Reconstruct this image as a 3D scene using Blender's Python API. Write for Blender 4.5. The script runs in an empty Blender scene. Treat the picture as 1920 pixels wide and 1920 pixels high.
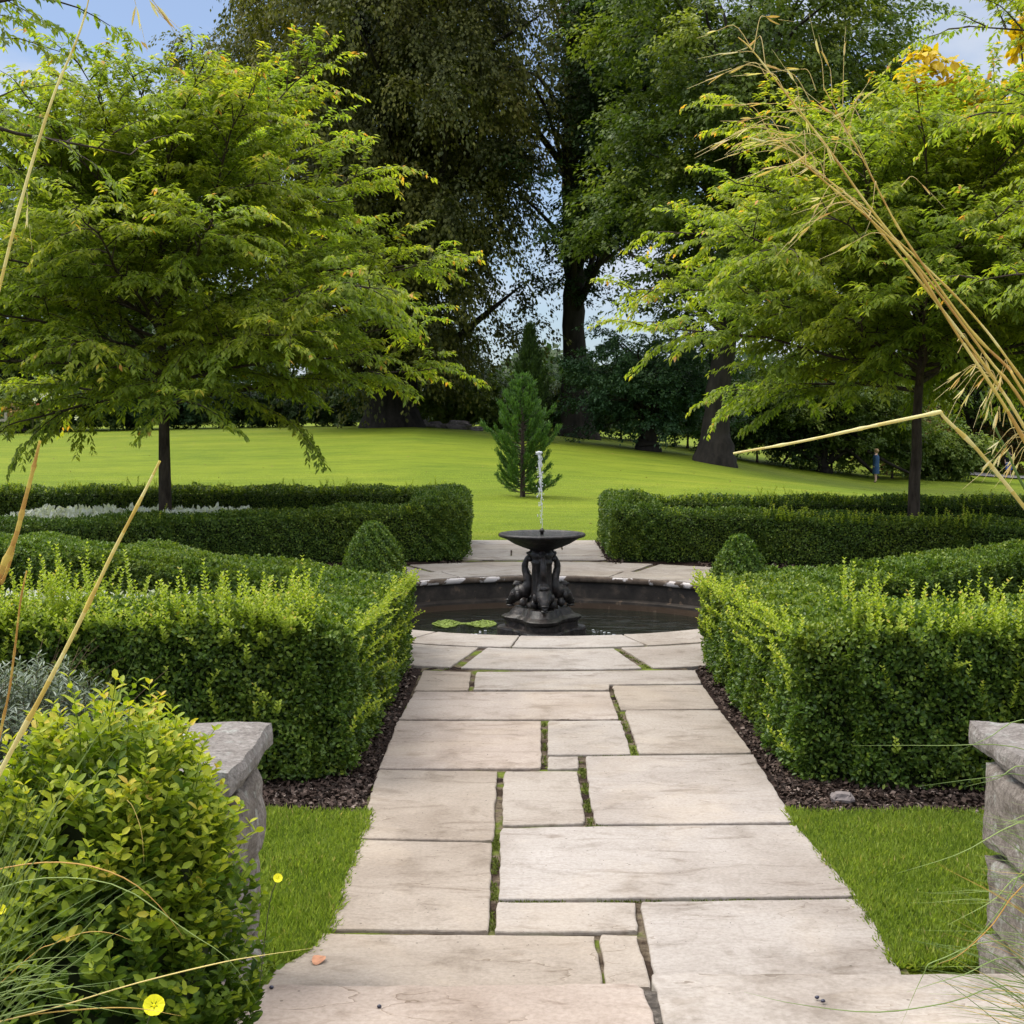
import bpy, bmesh, math
import numpy as np
from mathutils import Vector, Matrix, noise

R = math.radians
S = bpy.context.scene
COL = S.collection
rng = np.random.default_rng(11)

# ------------------------------------------------------------------ camera
FPX = 2700.0
CAMZ = 1.8
PITCH = math.atan(188 / FPX)
YAW = math.atan(6 / FPX)
cam_d = bpy.data.cameras.new('camera')
cam = bpy.data.objects.new('camera', cam_d)
COL.objects.link(cam)
cam.location = (0, 0, CAMZ)
cam.rotation_euler = (math.pi / 2 - PITCH, 0, YAW)
cam_d.sensor_width = 36
cam_d.lens = FPX / 1920 * 36
cam_d.clip_start = 0.05
cam_d.clip_end = 3000
S.camera = cam
_M = cam.rotation_euler.to_matrix()

# ------------------------------------------------------------------ light
SUN_EL, SUN_AZ = 58, -70          # azimuth: degrees to the left of straight ahead
sun_d = bpy.data.lights.new('sun', 'SUN')
sun_d.energy = 1.5
sun_d.angle = R(24)
sun_d.color = (1.0, 0.95, 0.86)
sun = bpy.data.objects.new('sun', sun_d)
COL.objects.link(sun)
_az = R(SUN_AZ)
_sd = Vector((math.sin(_az) * math.cos(R(SUN_EL)), math.cos(_az) * math.cos(R(SUN_EL)), math.sin(R(SUN_EL))))
sun.rotation_euler = _sd.to_track_quat('Z', 'Y').to_euler()
sun.location = (-20, 20, 40)

W = bpy.data.worlds.new('World')
S.world = W
W.use_nodes = True
nt = W.node_tree
nt.nodes.clear()
wo = nt.nodes.new('ShaderNodeOutputWorld')
bg = nt.nodes.new('ShaderNodeBackground')
sky = nt.nodes.new('ShaderNodeTexSky')
sky.sky_type = 'NISHITA'
sky.sun_disc = False
sky.sun_elevation = R(SUN_EL)
sky.sun_rotation = R(SUN_AZ)
sky.dust_density = 0.6
tc = nt.nodes.new('ShaderNodeTexCoord')
mp = nt.nodes.new('ShaderNodeMapping')
mp.inputs['Scale'].default_value = (1, 1, 3.2)
mp.inputs['Location'].default_value = (0.3, 0.1, 0.0)
ns = nt.nodes.new('ShaderNodeTexNoise')
ns.inputs['Scale'].default_value = 2.6
ns.inputs['Detail'].default_value = 7
ns.inputs['Roughness'].default_value = 0.55
cr = nt.nodes.new('ShaderNodeValToRGB')
cr.color_ramp.elements[0].position = 0.44
cr.color_ramp.elements[1].position = 0.60
cr.color_ramp.elements[0].color = (0.30, 0.30, 0.30, 1)
mix = nt.nodes.new('ShaderNodeMix')
mix.data_type = 'RGBA'
sepw = nt.nodes.new('ShaderNodeSeparateXYZ')
nt.links.new(tc.outputs['Generated'], sepw.inputs[0])
ccr = nt.nodes.new('ShaderNodeValToRGB')                # cloud brightness rises towards the zenith
ccr.color_ramp.elements[0].position = 0.32
ccr.color_ramp.elements[0].color = (.205, .222, .255, 1)
ccr.color_ramp.elements[1].position = 0.7
ccr.color_ramp.elements[1].color = (1.0, 1.0, 1.03, 1)
cmul = nt.nodes.new('ShaderNodeVectorMath')
cmul.operation = 'SCALE'
cmul.inputs['Scale'].default_value = 13.0
nt.links.new(sepw.outputs[2], ccr.inputs[0])
nt.links.new(ccr.outputs[0], cmul.inputs[0])
nt.links.new(cmul.outputs[0], mix.inputs[7])
nt.links.new(tc.outputs['Generated'], mp.inputs['Vector'])
nt.links.new(mp.outputs[0], ns.inputs['Vector'])
nt.links.new(ns.outputs[0], cr.inputs[0])
nt.links.new(cr.outputs[0], mix.inputs[0])
dim = nt.nodes.new('ShaderNodeVectorMath')
dim.operation = 'MULTIPLY'
dim.inputs[1].default_value = (.36, .43, .53)
nt.links.new(sky.outputs[0], dim.inputs[0])
nt.links.new(dim.outputs[0], mix.inputs[6])
nt.links.new(mix.outputs[2], bg.inputs[0])
bg.inputs[1].default_value = 0.115
nt.links.new(bg.outputs[0], wo.inputs[0])

S.view_settings.view_transform = 'Standard'
S.view_settings.look = 'None'
S.view_settings.exposure = 1.2
S.view_settings.gamma = 1.0
S.render.engine = 'CYCLES'
S.cycles.max_bounces = 7
S.cycles.diffuse_bounces = 3
S.cycles.glossy_bounces = 2
S.cycles.transmission_bounces = 4
S.cycles.transparent_max_bounces = 8
S.cycles.use_denoising = True

# ------------------------------------------------------------------ measuring helpers (photo pixel -> world)
def ray(px, py):
    return (_M @ Vector(((px - 960) / FPX, -(py - 960) / FPX, -1))).normalized()
def G(px, py, z=0.0):
    d = ray(px, py)
    t = (z - CAMZ) / d.z
    return Vector((d.x * t, d.y * t, z))
def A(px, py, Y):
    d = ray(px, py)
    t = Y / d.y
    return Vector((d.x * t, Y, CAMZ + d.z * t))

# ------------------------------------------------------------------ materials
def new_mat(name):
    m = bpy.data.materials.new(name)
    m.use_nodes = True
    n = m.node_tree
    n.nodes.clear()
    out = n.nodes.new('ShaderNodeOutputMaterial')
    return m, n, out
def link(n, a, b): n.links.new(a, b)
def ramp(n, stops, src=None):
    c = n.nodes.new('ShaderNodeValToRGB')
    e = c.color_ramp.elements
    while len(e) < len(stops): e.new(0.5)
    for k, (p, col) in enumerate(stops):
        e[k].position = p
        e[k].color = (*col, 1) if len(col) == 3 else col
    if src is not None: link(n, src, c.inputs[0])
    return c
def noise_tex(n, scale, detail=4, rough=0.55, vec=None, dist=0.0):
    t = n.nodes.new('ShaderNodeTexNoise')
    t.inputs['Scale'].default_value = scale
    t.inputs['Detail'].default_value = detail
    t.inputs['Roughness'].default_value = rough
    t.inputs['Distortion'].default_value = dist
    if vec is None:
        vec = geo_pos(n)
    link(n, vec, t.inputs['Vector'])
    return t
def geo_pos(n):
    g = n.nodes.new('ShaderNodeNewGeometry')
    return g.outputs['Position']
def mixc(n, a, b, f, mode='MIX'):
    m = n.nodes.new('ShaderNodeMix')
    m.data_type = 'RGBA'
    m.blend_type = mode
    for s, v in ((6, a), (7, b), (0, f)):
        if hasattr(v, 'links') or isinstance(v, bpy.types.NodeSocket): link(n, v, m.inputs[s])
        elif s == 0: m.inputs[0].default_value = v
        else: m.inputs[s].default_value = (*v, 1)
    return m.outputs[2]
def mth(n, op, a, b=0.0, clamp=False):
    m = n.nodes.new('ShaderNodeMath')
    m.operation = op
    m.use_clamp = clamp
    for i, v in ((0, a), (1, b)):
        if isinstance(v, bpy.types.NodeSocket): link(n, v, m.inputs[i])
        else: m.inputs[i].default_value = v
    return m.outputs[0]
def bump(n, h, strength, dist):
    b = n.nodes.new('ShaderNodeBump')
    b.inputs['Strength'].default_value = strength
    b.inputs['Distance'].default_value = dist
    link(n, h, b.inputs['Height'])
    return b.outputs[0]
def principled(n, out, col, rough=0.6, spec=0.5, normal=None, **kw):
    p = n.nodes.new('ShaderNodeBsdfPrincipled')
    if isinstance(col, bpy.types.NodeSocket): link(n, col, p.inputs['Base Color'])
    else: p.inputs['Base Color'].default_value = (*col, 1)
    if isinstance(rough, bpy.types.NodeSocket): link(n, rough, p.inputs['Roughness'])
    else: p.inputs['Roughness'].default_value = rough
    p.inputs['Specular IOR Level'].default_value = spec
    if normal is not None: link(n, normal, p.inputs['Normal'])
    for k, v in kw.items(): p.inputs[k].default_value = v
    link(n, p.outputs[0], out.inputs[0])
    return p

def leaf_mat(name, stops, rough=0.42, spec=0.35, trans=0.30, patch=None):
    """stops: colour ramp over the per-leaf attribute 'tone'"""
    m, n, out = new_mat(name)
    a = n.nodes.new('ShaderNodeAttribute')
    a.attribute_name = 'tone'
    c = ramp(n, stops, a.outputs['Fac']).outputs[0]
    if patch:
        t = noise_tex(n, patch[0], 2)
        f = ramp(n, [(0.42, (0, 0, 0)), (0.62, (1, 1, 1))], t.outputs[0]).outputs[0]
        c = mixc(n, c, mixc(n, c, patch[1], 1.0, 'MULTIPLY'), f)
    p = n.nodes.new('ShaderNodeBsdfPrincipled')
    link(n, c, p.inputs['Base Color'])
    p.inputs['Roughness'].default_value = rough
    p.inputs['Specular IOR Level'].default_value = spec
    tr = n.nodes.new('ShaderNodeBsdfTranslucent')
    tc_ = mixc(n, c, (1.25, 1.35, 0.45), 1.0, 'MULTIPLY')
    link(n, tc_, tr.inputs[0])
    ms = n.nodes.new('ShaderNodeMixShader')
    ms.inputs[0].default_value = trans
    link(n, p.outputs[0], ms.inputs[1])
    link(n, tr.outputs[0], ms.inputs[2])
    link(n, ms.outputs[0], out.inputs[0])
    return m

M = {}
M['box'] = leaf_mat('box leaf', [(0, (.028, .062, .012)), (.35, (.072, .135, .021)), (.7, (.150, .225, .032)), (1, (.26, .33, .045))], .42, .30, .30, (1.1, (1.25, 1.10, .9)))
M['box_young'] = leaf_mat('young box leaf', [(0, (.20, .29, .035)), (.5, (.36, .44, .05)), (.85, (.47, .52, .07)), (1, (.55, .42, .09))], .45, .3, .40)
M['box_gold'] = leaf_mat('golden box leaf', [(0, (.038, .088, .012)), (.35, (.105, .180, .018)), (.62, (.26, .33, .025)), (.88, (.46, .47, .035)), (1, (.56, .40, .07))], .5, .25, .38)
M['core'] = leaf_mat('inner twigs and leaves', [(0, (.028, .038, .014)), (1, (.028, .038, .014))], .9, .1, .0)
M['locust'] = leaf_mat('locust leaflet', [(0, (.12, .170, .040)), (.35, (.235, .315, .052)), (.7, (.37, .435, .062)), (.93, (.53, .49, .08)), (1, (.64, .33, .10))], .5, .25, .52, (.8, (1.2, 1.05, .8)))
M['beech'] = leaf_mat('copper beech leaf', [(0, (.028, .038, .013)), (.4, (.075, .084, .023)), (.8, (.170, .168, .036)), (1, (.22, .18, .05))], .5, .15, .35)
M['oak'] = leaf_mat('broad leaf', [(0, (.030, .054, .015)), (.4, (.074, .112, .023)), (.8, (.160, .205, .035)), (1, (.27, .30, .05))], .5, .2, .35)
M['oak_dark'] = leaf_mat('dark broad leaf', [(0, (.022, .042, .013)), (.5, (.046, .082, .022)), (1, (.095, .145, .034))], .5, .2, .28)
M['blueleaf'] = leaf_mat('deep green leaf', [(0, (.022, .052, .022)), (.5, (.050, .110, .042)), (1, (.11, .18, .06))], .5, .3, .28)
M['maple_yellow'] = leaf_mat('yellow maple leaf', [(0, (.10, .17, .02)), (.4, (.26, .30, .03)), (.7, (.55, .42, .03)), (1, (.75, .50, .03))], .5, .3, .40)
M['conifer'] = leaf_mat('conifer needle', [(0, (.030, .080, .020)), (.5, (.075, .155, .035)), (1, (.15, .26, .05))], .5, .25, .25)
M['shrub'] = leaf_mat('shrub leaf', [(0, (.05, .085, .02)), (.5, (.13, .19, .035)), (1, (.27, .31, .055))], .5, .25, .32)
M['shrub_rust'] = leaf_mat('rusty shrub leaf', [(0, (.10, .07, .03)), (.5, (.22, .15, .06)), (1, (.36, .22, .08))], .6, .2, .3)
M['silver'] = leaf_mat('silver leaf', [(0, (.10, .13, .085)), (.5, (.23, .27, .20)), (1, (.40, .43, .36))], .7, .2, .15)
M['white_leaf'] = leaf_mat('felted white leaf', [(0, (.50, .50, .48)), (.5, (.74, .74, .72)), (1, (.86, .86, .85))], .8, .1, .25)
M['petal_yellow'] = leaf_mat('yellow petal', [(0, (.90, .82, .02)), (1, (.95, .90, .05))], .5, .2, .35)
M['petal_white'] = leaf_mat('white petal', [(0, (.7, .66, .62)), (1, (.85, .85, .85))], .5, .2, .3)
M['petal_red'] = leaf_mat('red petal', [(0, (.4, .08, .06)), (1, (.55, .2, .18))], .5, .2, .3)
M['grass'] = leaf_mat('grass blade', [(0, (.13, .200, .036)), (.5, (.30, .385, .072)), (.90, (.43, .48, .11)), (1, (.58, .49, .24))], .55, .25, .48)
M['reed_green'] = leaf_mat('green grass blade', [(0, (.14, .22, .05)), (1, (.32, .40, .12))], .45, .35, .25)
M['straw'] = leaf_mat('dry straw', [(0, (.50, .28, .07)), (.5, (.66, .50, .12)), (1, (.80, .70, .36))], .5, .3, .25)
M['spikelet'] = leaf_mat('dry spikelet', [(0, (.55, .28, .09)), (.5, (.66, .50, .22)), (1, (.78, .70, .45))], .5, .3, .35)

def bark(name, a, b, sc=6):
    m, n, out = new_mat(name)
    g = n.nodes.new('ShaderNodeMapping')
    g.inputs['Scale'].default_value = (1, 1, .25)
    link(n, geo_pos(n), g.inputs[0])
    t = noise_tex(n, sc, 8, .65, g.outputs[0])
    c = ramp(n, [(.35, a), (.68, b)], t.outputs[0]).outputs[0]
    principled(n, out, c, .85, .2, bump(n, t.outputs[0], .6, .03))
    return m
M['bark'] = bark('bark', (.032, .023, .017), (.105, .080, .062), 18)
M['bark_old'] = bark('old bark', (.012, .010, .008), (.045, .037, .029), 3)
M['stem'] = bark('green stem', (.05, .06, .02), (.12, .13, .05), 60)
M['twig'] = bark('twig', (.06, .04, .022), (.16, .11, .06), 40)

def stone_slab():
    m, n, out = new_mat('sandstone flag')
    pos = geo_pos(n)
    a = n.nodes.new('ShaderNodeAttribute')
    a.attribute_name = 'tone'
    big = noise_tex(n, 1.4, 5, .6, pos, .6)
    st = n.nodes.new('ShaderNodeMapping')
    st.inputs['Scale'].default_value = (1, 3.2, 1)
    link(n, pos, st.inputs[0])
    lay = noise_tex(n, 2.6, 9, .62, st.outputs[0], 1.2)
    fine = noise_tex(n, 60, 5, .7, pos)
    c = ramp(n, [(.25, (.250, .216, .188)), (.5, (.338, .306, .279)), (.75, (.400, .370, .347))], big.outputs[0]).outputs[0]
    tint = ramp(n, [(0, (.78, .70, .60)), (.3, (.95, .89, .80)), (.6, (1.0, .98, .95)), (1, (1.04, .93, .84))], a.outputs['Fac']).outputs[0]
    c = mixc(n, c, tint, 1.0, 'MULTIPLY')
    l2 = ramp(n, [(.32, (.60, .55, .50)), (.45, (1, 1, 1)), (.60, (1, 1, 1)), (.70, (1.14, 1.13, 1.11))], lay.outputs[0]).outputs[0]
    c = mixc(n, c, l2, .75, 'MULTIPLY')
    blot = noise_tex(n, 4.2, 7, .65, pos, .4)
    b2 = ramp(n, [(.32, (.55, .51, .46)), (.47, (1, 1, 1))], blot.outputs[0]).outputs[0]
    c = mixc(n, c, b2, .6, 'MULTIPLY')
    f2 = ramp(n, [(.3, (.74, .72, .69)), (.6, (1.08, 1.08, 1.08))], fine.outputs[0]).outputs[0]
    c = mixc(n, c, f2, .8, 'MULTIPLY')
    v = n.nodes.new('ShaderNodeTexVoronoi')
    v.inputs['Scale'].default_value = 9
    link(n, pos, v.inputs['Vector'])
    v.inputs['Randomness'].default_value = 1
    sp = ramp(n, [(.035, (.22, .19, .16)), (.055, (1, 1, 1))], v.outputs['Distance']).outputs[0]
    c = mixc(n, c, sp, .75, 'MULTIPLY')
    rv = noise_tex(n, .85, 5, .5, st.outputs[0], .3)
    fr = mth(n, 'FRACT', mth(n, 'MULTIPLY', rv.outputs[0], 9.0))
    rm = noise_tex(n, 1.7, 3, .6, pos)
    rmask = ramp(n, [(.50, (0, 0, 0)), (.60, (1, 1, 1))], rm.outputs[0]).outputs[0]
    rl = ramp(n, [(0, (.50, .45, .40)), (.035, (.80, .77, .74)), (.09, (1, 1, 1)), (.93, (1, 1, 1)), (1, (1.10, 1.10, 1.09))], fr).outputs[0]
    c = mixc(n, c, mixc(n, c, rl, 1.0, 'MULTIPLY'), rmask)
    stn = noise_tex(n, .9, 6, .6, pos, .8)
    c = mixc(n, c, (.62, .50, .36), mixc(n, (0, 0, 0), ramp(n, [(.52, (0, 0, 0)), (.70, (1, 1, 1))], stn.outputs[0]).outputs[0], .22))
    h = mth(n, 'ADD', mth(n, 'MULTIPLY', lay.outputs[0], 1.0), mth(n, 'MULTIPLY', fine.outputs[0], .22))
    principled(n, out, c, .72, .3, bump(n, h, .55, .02))
    return m
M['slab'] = stone_slab()

def rough_stone(name, a, b, c3, lichen=(.55, .55, .50)):
    m, n, out = new_mat(name)
    pos = geo_pos(n)
    t = noise_tex(n, 9, 10, .74, pos, .4)
    f = noise_tex(n, 70, 6, .8, pos)
    c = ramp(n, [(.28, a), (.5, b), (.7, c3)], t.outputs[0]).outputs[0]
    li = noise_tex(n, 16, 5, .6, pos)
    lf = ramp(n, [(.57, (0, 0, 0)), (.64, (.75, .75, .75))], li.outputs[0]).outputs[0]
    c = mixc(n, c, lichen, lf)
    c = mixc(n, c, ramp(n, [(.32, (.42, .40, .38)), (.60, (1.22, 1.22, 1.22))], f.outputs[0]).outputs[0], .9, 'MULTIPLY')
    h = mth(n, 'ADD', t.outputs[0], mth(n, 'MULTIPLY', f.outputs[0], .35))
    principled(n, out, c, .85, .2, bump(n, h, .9, .03))
    return m
M['wallstone'] = rough_stone('rough sandstone', (.13, .108, .088), (.27, .232, .200), (.41, .37, .33), (.42, .42, .37))
M['capstone'] = rough_stone('weathered capstone', (.18, .155, .135), (.29, .26, .235), (.38, .35, .32), (.40, .40, .36))

def soil(name, a, b, sc):
    m, n, out = new_mat(name)
    t = noise_tex(n, sc, 8, .75)
    v = n.nodes.new('ShaderNodeTexVoronoi')
    v.inputs['Scale'].default_value = sc * 1.6
    link(n, geo_pos(n), v.inputs['Vector'])
    c = ramp(n, [(.35, a), (.62, b), (.8, (b[0] * 2, b[1] * 2, b[2] * 2))], t.outputs[0]).outputs[0]
    c = mixc(n, c, ramp(n, [(0, (.5, .5, .5)), (1, (1.3, 1.3, 1.3))], v.outputs['Color']).outputs[0], .8, 'MULTIPLY')
    principled(n, out, c, .95, .1, bump(n, mth(n, 'ADD', t.outputs[0], v.outputs['Distance']), 1.0, .03))
    return m
M['mulch'] = soil('bark mulch', (.022, .014, .011), (.060, .038, .030), 30)
M['chips'] = leaf_mat('bark chip', [(0, (.018, .012, .009)), (.5, (.055, .035, .026)), (.88, (.11, .075, .058)), (1, (.30, .24, .20))], .8, .2, 0)

def joint():
    m, n, out = new_mat('mortar and moss')
    t = noise_tex(n, 3.5, 4, .6)
    f = noise_tex(n, 60, 5, .7)
    c = ramp(n, [(.40, (.045, .030, .020)), (.50, (.16, .125, .085)), (.56, (.10, .12, .02)), (.66, (.16, .20, .03))], t.outputs[0]).outputs[0]
    c = mixc(n, c, ramp(n, [(.3, (.45, .45, .45)), (.7, (1.3, 1.3, 1.3))], f.outputs[0]).outputs[0], .9, 'MULTIPLY')
    principled(n, out, c, .95, .1, bump(n, f.outputs[0], 1, .01))
    return m
M['joint'] = joint()
M['mortar'] = soil('lime mortar', (.10, .085, .07), (.22, .19, .16), 25)

def lawn():
    m, n, out = new_mat('mown lawn')
    pos = geo_pos(n)
    mpn = n.nodes.new('ShaderNodeMapping')
    mpn.inputs['Scale'].default_value = (.35, 1.3, 1)
    mpn.inputs['Rotation'].default_value = (0, 0, .12)
    link(n, pos, mpn.inputs[0])
    st = noise_tex(n, .55, 5, .6, mpn.outputs[0], .5)
    md = noise_tex(n, 3.5, 6, .7, mpn.outputs[0])
    fi = noise_tex(n, 45, 4, .8, pos)
    c = ramp(n, [(.30, (.140, .200, .010)), (.5, (.178, .240, .013)), (.70, (.225, .270, .022))], st.outputs[0]).outputs[0]
    big = noise_tex(n, .16, 4, .6, pos, .8)
    c = mixc(n, c, ramp(n, [(.35, (.80, .86, .85)), (.65, (1.10, 1.05, 1.1))], big.outputs[0]).outputs[0], .9, 'MULTIPLY')
    c = mixc(n, c, ramp(n, [(.3, (.66, .70, .7)), (.7, (1.28, 1.20, 1.15))], md.outputs[0]).outputs[0], .9, 'MULTIPLY')
    c = mixc(n, c, ramp(n, [(.32, (.42, .48, .4)), (.68, (1.5, 1.45, 1.4))], fi.outputs[0]).outputs[0], .75, 'MULTIPLY')
    principled(n, out, c, .8, .15, bump(n, mth(n, 'ADD', fi.outputs[0], md.outputs[0]), .8, .04))
    return m
M['lawn'] = lawn()

def pool_stone():
    m, n, out = new_mat('wet basin stone')
    pos = geo_pos(n)
    t = noise_tex(n, 6, 7, .65, pos)
    sep = n.nodes.new('ShaderNodeSeparateXYZ')
    link(n, pos, sep.inputs[0])
    c = ramp(n, [(.3, (.020, .016, .013)), (.55, (.050, .040, .032)), (.72, (.12, .09, .065))], t.outputs[0]).outputs[0]
    # tide mark of brown silt near the water line
    z = mth(n, 'ADD', sep.outputs[2], mth(n, 'MULTIPLY', t.outputs[0], .02))
    band = ramp(n, [(0, (0, 0, 0)), (.05, (1, 1, 1)), (.9, (1, 1, 1)), (1, (0, 0, 0))], mth(n, 'MULTIPLY', mth(n, 'ADD', z, .36), 12, True)).outputs[0]
    c = mixc(n, c, (.085, .050, .026), mixc(n, (0, 0, 0), band, .7))
    sp = noise_tex(n, 11, 3, .5, pos)
    c = mixc(n, c, (.17, .12, .08), ramp(n, [(.66, (0, 0, 0)), (.70, (.7, .7, .7))], sp.outputs[0]).outputs[0])
    principled(n, out, c, .55, .4, bump(n, t.outputs[0], .5, .02))
    return m
M['basin'] = pool_stone()

def coping_edge():
    m, n, out = new_mat('coping edge with lichen')
    pos = geo_pos(n)
    t = noise_tex(n, 8, 6, .65, pos)
    c = ramp(n, [(.3, (.06, .045, .035)), (.6, (.16, .12, .09)), (.75, (.30, .24, .19))], t.outputs[0]).outputs[0]
    l = noise_tex(n, 2.6, 4, .6, pos, .3)
    c = mixc(n, c, (.66, .60, .57), ramp(n, [(.535, (0, 0, 0)), (.555, (1, 1, 1))], l.outputs[0]).outputs[0])
    principled(n, out, c, .8, .2, bump(n, t.outputs[0], .7, .02))
    return m
M['coping_edge'] = coping_edge()

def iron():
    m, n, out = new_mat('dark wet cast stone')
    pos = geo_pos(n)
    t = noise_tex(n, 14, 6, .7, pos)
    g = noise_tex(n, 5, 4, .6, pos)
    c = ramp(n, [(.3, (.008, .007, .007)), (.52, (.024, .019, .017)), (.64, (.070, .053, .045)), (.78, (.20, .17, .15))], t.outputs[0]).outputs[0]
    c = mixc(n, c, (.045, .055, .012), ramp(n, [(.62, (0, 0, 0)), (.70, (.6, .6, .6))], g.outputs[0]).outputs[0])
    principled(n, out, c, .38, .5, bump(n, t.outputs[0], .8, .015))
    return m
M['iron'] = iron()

def water_mat(name, col, sc, st, rough=.04):
    m, n, out = new_mat(name)
    pos = geo_pos(n)
    mpn = n.nodes.new('ShaderNodeMapping')
    mpn.inputs['Scale'].default_value = (.5, 1, 1)
    link(n, pos, mpn.inputs[0])
    t = noise_tex(n, sc, 4, .6, mpn.outputs[0], .8)
    principled(n, out, col, rough, .5, bump(n, t.outputs[0], st, .03), IOR=1.33)
    return m
M['water'] = water_mat('dark pool water', (.008, .011, .007), 7, .75)
M['bowl_water'] = water_mat('rippled bowl water', (.02, .02, .02), 38, 1.0, .08)
def jet_mat():
    m, n, out = new_mat('frothy water')
    principled(n, out, (.93, .95, .97), .22, .6, **{'Transmission Weight': .45, 'IOR': 1.33})
    return m
M['jet'] = jet_mat()
def plain(name, col, rough=.7, sc=40, var=.25, spec=.3):
    m, n, out = new_mat(name)
    t = noise_tex(n, sc, 4)
    lo = tuple(c * (1 - var) for c in col)
    hi = tuple(min(1, c * (1 + var)) for c in col)
    c = ramp(n, [(.3, lo), (.7, hi)], t.outputs[0]).outputs[0]
    principled(n, out, c, rough, spec, bump(n, t.outputs[0], .3, .005))
    return m
M['weed'] = plain('duckweed', (.20, .27, .05), .8, 60, .4)
M['skin'] = plain('skin', (.55, .36, .27), .6, 10, .08)
M['hair'] = plain('fair hair', (.32, .20, .10), .7, 60, .3)
M['hair_dark'] = plain('dark hair', (.02, .015, .012), .7, 60, .3)
M['navy'] = plain('navy cloth', (.03, .07, .15), .9, 30, .3)
M['blue'] = plain('blue cloth', (.035, .10, .42), .9, 30, .2)
M['black'] = plain('black cloth', (.012, .014, .018), .9, 30, .2)
M['white_cloth'] = plain('white cloth', (.70, .70, .72), .9, 30, .1)
M['wood'] = plain('weathered wood', (.34, .30, .25), .85, 12, .35)
M['rock'] = plain('grey rock', (.20, .17, .16), .9, 9, .4)
M['dead_leaf'] = plain('dead leaf', (.46, .22, .12), .7, 40, .25)
M['berry'] = plain('dark berry', (.02, .02, .04), .35, 40, .3, .6)
M['path_far'] = plain('grey gravel', (.25, .23, .22), .9, 20, .3)

# ------------------------------------------------------------------ object helpers
def tag(o, label=None, cat=None, group=None, kind=None):
    if label: o['label'] = label
    if cat: o['category'] = cat
    if group: o['group'] = group
    if kind: o['kind'] = kind
    return o
def empty(name, loc, label, cat, group=None, rz=0):
    o = bpy.data.objects.new(name, None)
    COL.objects.link(o)
    o.location = loc
    o.rotation_euler.z = rz
    o.empty_display_size = .1
    return tag(o, label, cat, group)
def finish(name, me, mat, parent=None, smooth=False):
    o = bpy.data.objects.new(name, me)
    COL.objects.link(o)
    if mat is not None: me.materials.append(mat)
    if smooth:
        me.polygons.foreach_set('use_smooth', np.ones(len(me.polygons), bool))
    if parent is not None:
        o.parent = parent
        o.matrix_parent_inverse = Matrix.Translation(-Vector(parent.location)) if parent.rotation_euler.z == 0 else (
            Matrix.Translation(parent.location) @ Matrix.Rotation(parent.rotation_euler.z, 4, 'Z')).inverted()
    return o
def quads(name, V, F, mat, parent=None, tone=None, smooth=False):
    me = bpy.data.meshes.new(name)
    V = np.ascontiguousarray(V, np.float32)
    F = np.ascontiguousarray(F, np.int32)
    me.vertices.add(len(V))
    me.vertices.foreach_set('co', V.ravel())
    me.loops.add(F.size)
    me.loops.foreach_set('vertex_index', F.ravel())
    me.polygons.add(len(F))
    me.polygons.foreach_set('loop_start', np.arange(len(F), dtype=np.int32) * F.shape[1])
    me.update(calc_edges=True)
    if tone is not None:
        at = me.attributes.new('tone', 'FLOAT', 'FACE')
        at.data.foreach_set('value', np.ascontiguousarray(tone, np.float32))
    return finish(name, me, mat, parent, smooth)
def unit(a):
    return a / np.maximum(np.linalg.norm(a, axis=-1, keepdims=True), 1e-9)
def rdir(n):
    return unit(rng.normal(size=(n, 3)))

class Leaves:
    def __init__(self): self.b = []
    def add(self, P, D, N, L, Wd, tone, kind='hex', curl=.12, lift=.15):
        P = np.asarray(P, float)
        n = len(P)
        if n == 0: return
        D = unit(np.asarray(D, float)); N = np.asarray(N, float)
        N = unit(N - (N * D).sum(1, keepdims=True) * D)
        X = np.cross(D, N)
        L = np.broadcast_to(np.asarray(L, float), (n,))[:, None]
        Wd = np.broadcast_to(np.asarray(Wd, float), (n,))[:, None]
        tone = np.broadcast_to(np.asarray(tone, float), (n,))
        if kind == 'hex':
            up = N * Wd * lift
            vs = [P, P + .35 * L * D + .5 * Wd * X + up, P + .75 * L * D + .40 * Wd * X + up - N * L * curl * .5, P + L * D - N * L * curl,
                  P + .75 * L * D - .40 * Wd * X + up - N * L * curl * .5, P + .35 * L * D - .5 * Wd * X + up]
            f = np.array([[0, 1, 2, 3], [0, 3, 4, 5]])
        else:
            vs = [P, P + .45 * L * D + .5 * Wd * X, P + L * D - N * L * curl, P + .45 * L * D - .5 * Wd * X]
            f = np.array([[0, 1, 2, 3]])
        k = len(vs)
        V = np.stack(vs, 1).reshape(-1, 3)
        F = (f[None] + (np.arange(n) * k)[:, None, None]).reshape(-1, 4)
        self.b.append((V, F, np.repeat(tone, len(f))))
    def absorb(self, tb, tone=None):
        """take the fine stems into the same mesh as their leaves"""
        if tb.V: self.b.append((np.concatenate(tb.V), np.concatenate(tb.F), np.concatenate(tb.T) if tone is None else np.full(sum(len(f) for f in tb.F), tone)))
    def build(self, name, mat, parent=None):
        off = 0; Vs = []; Fs = []; Ts = []
        for V, F, T in self.b:
            Vs.append(V); Fs.append(F + off); Ts.append(T); off += len(V)
        return quads(name, np.concatenate(Vs), np.concatenate(Fs), mat, parent, np.concatenate(Ts))

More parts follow.
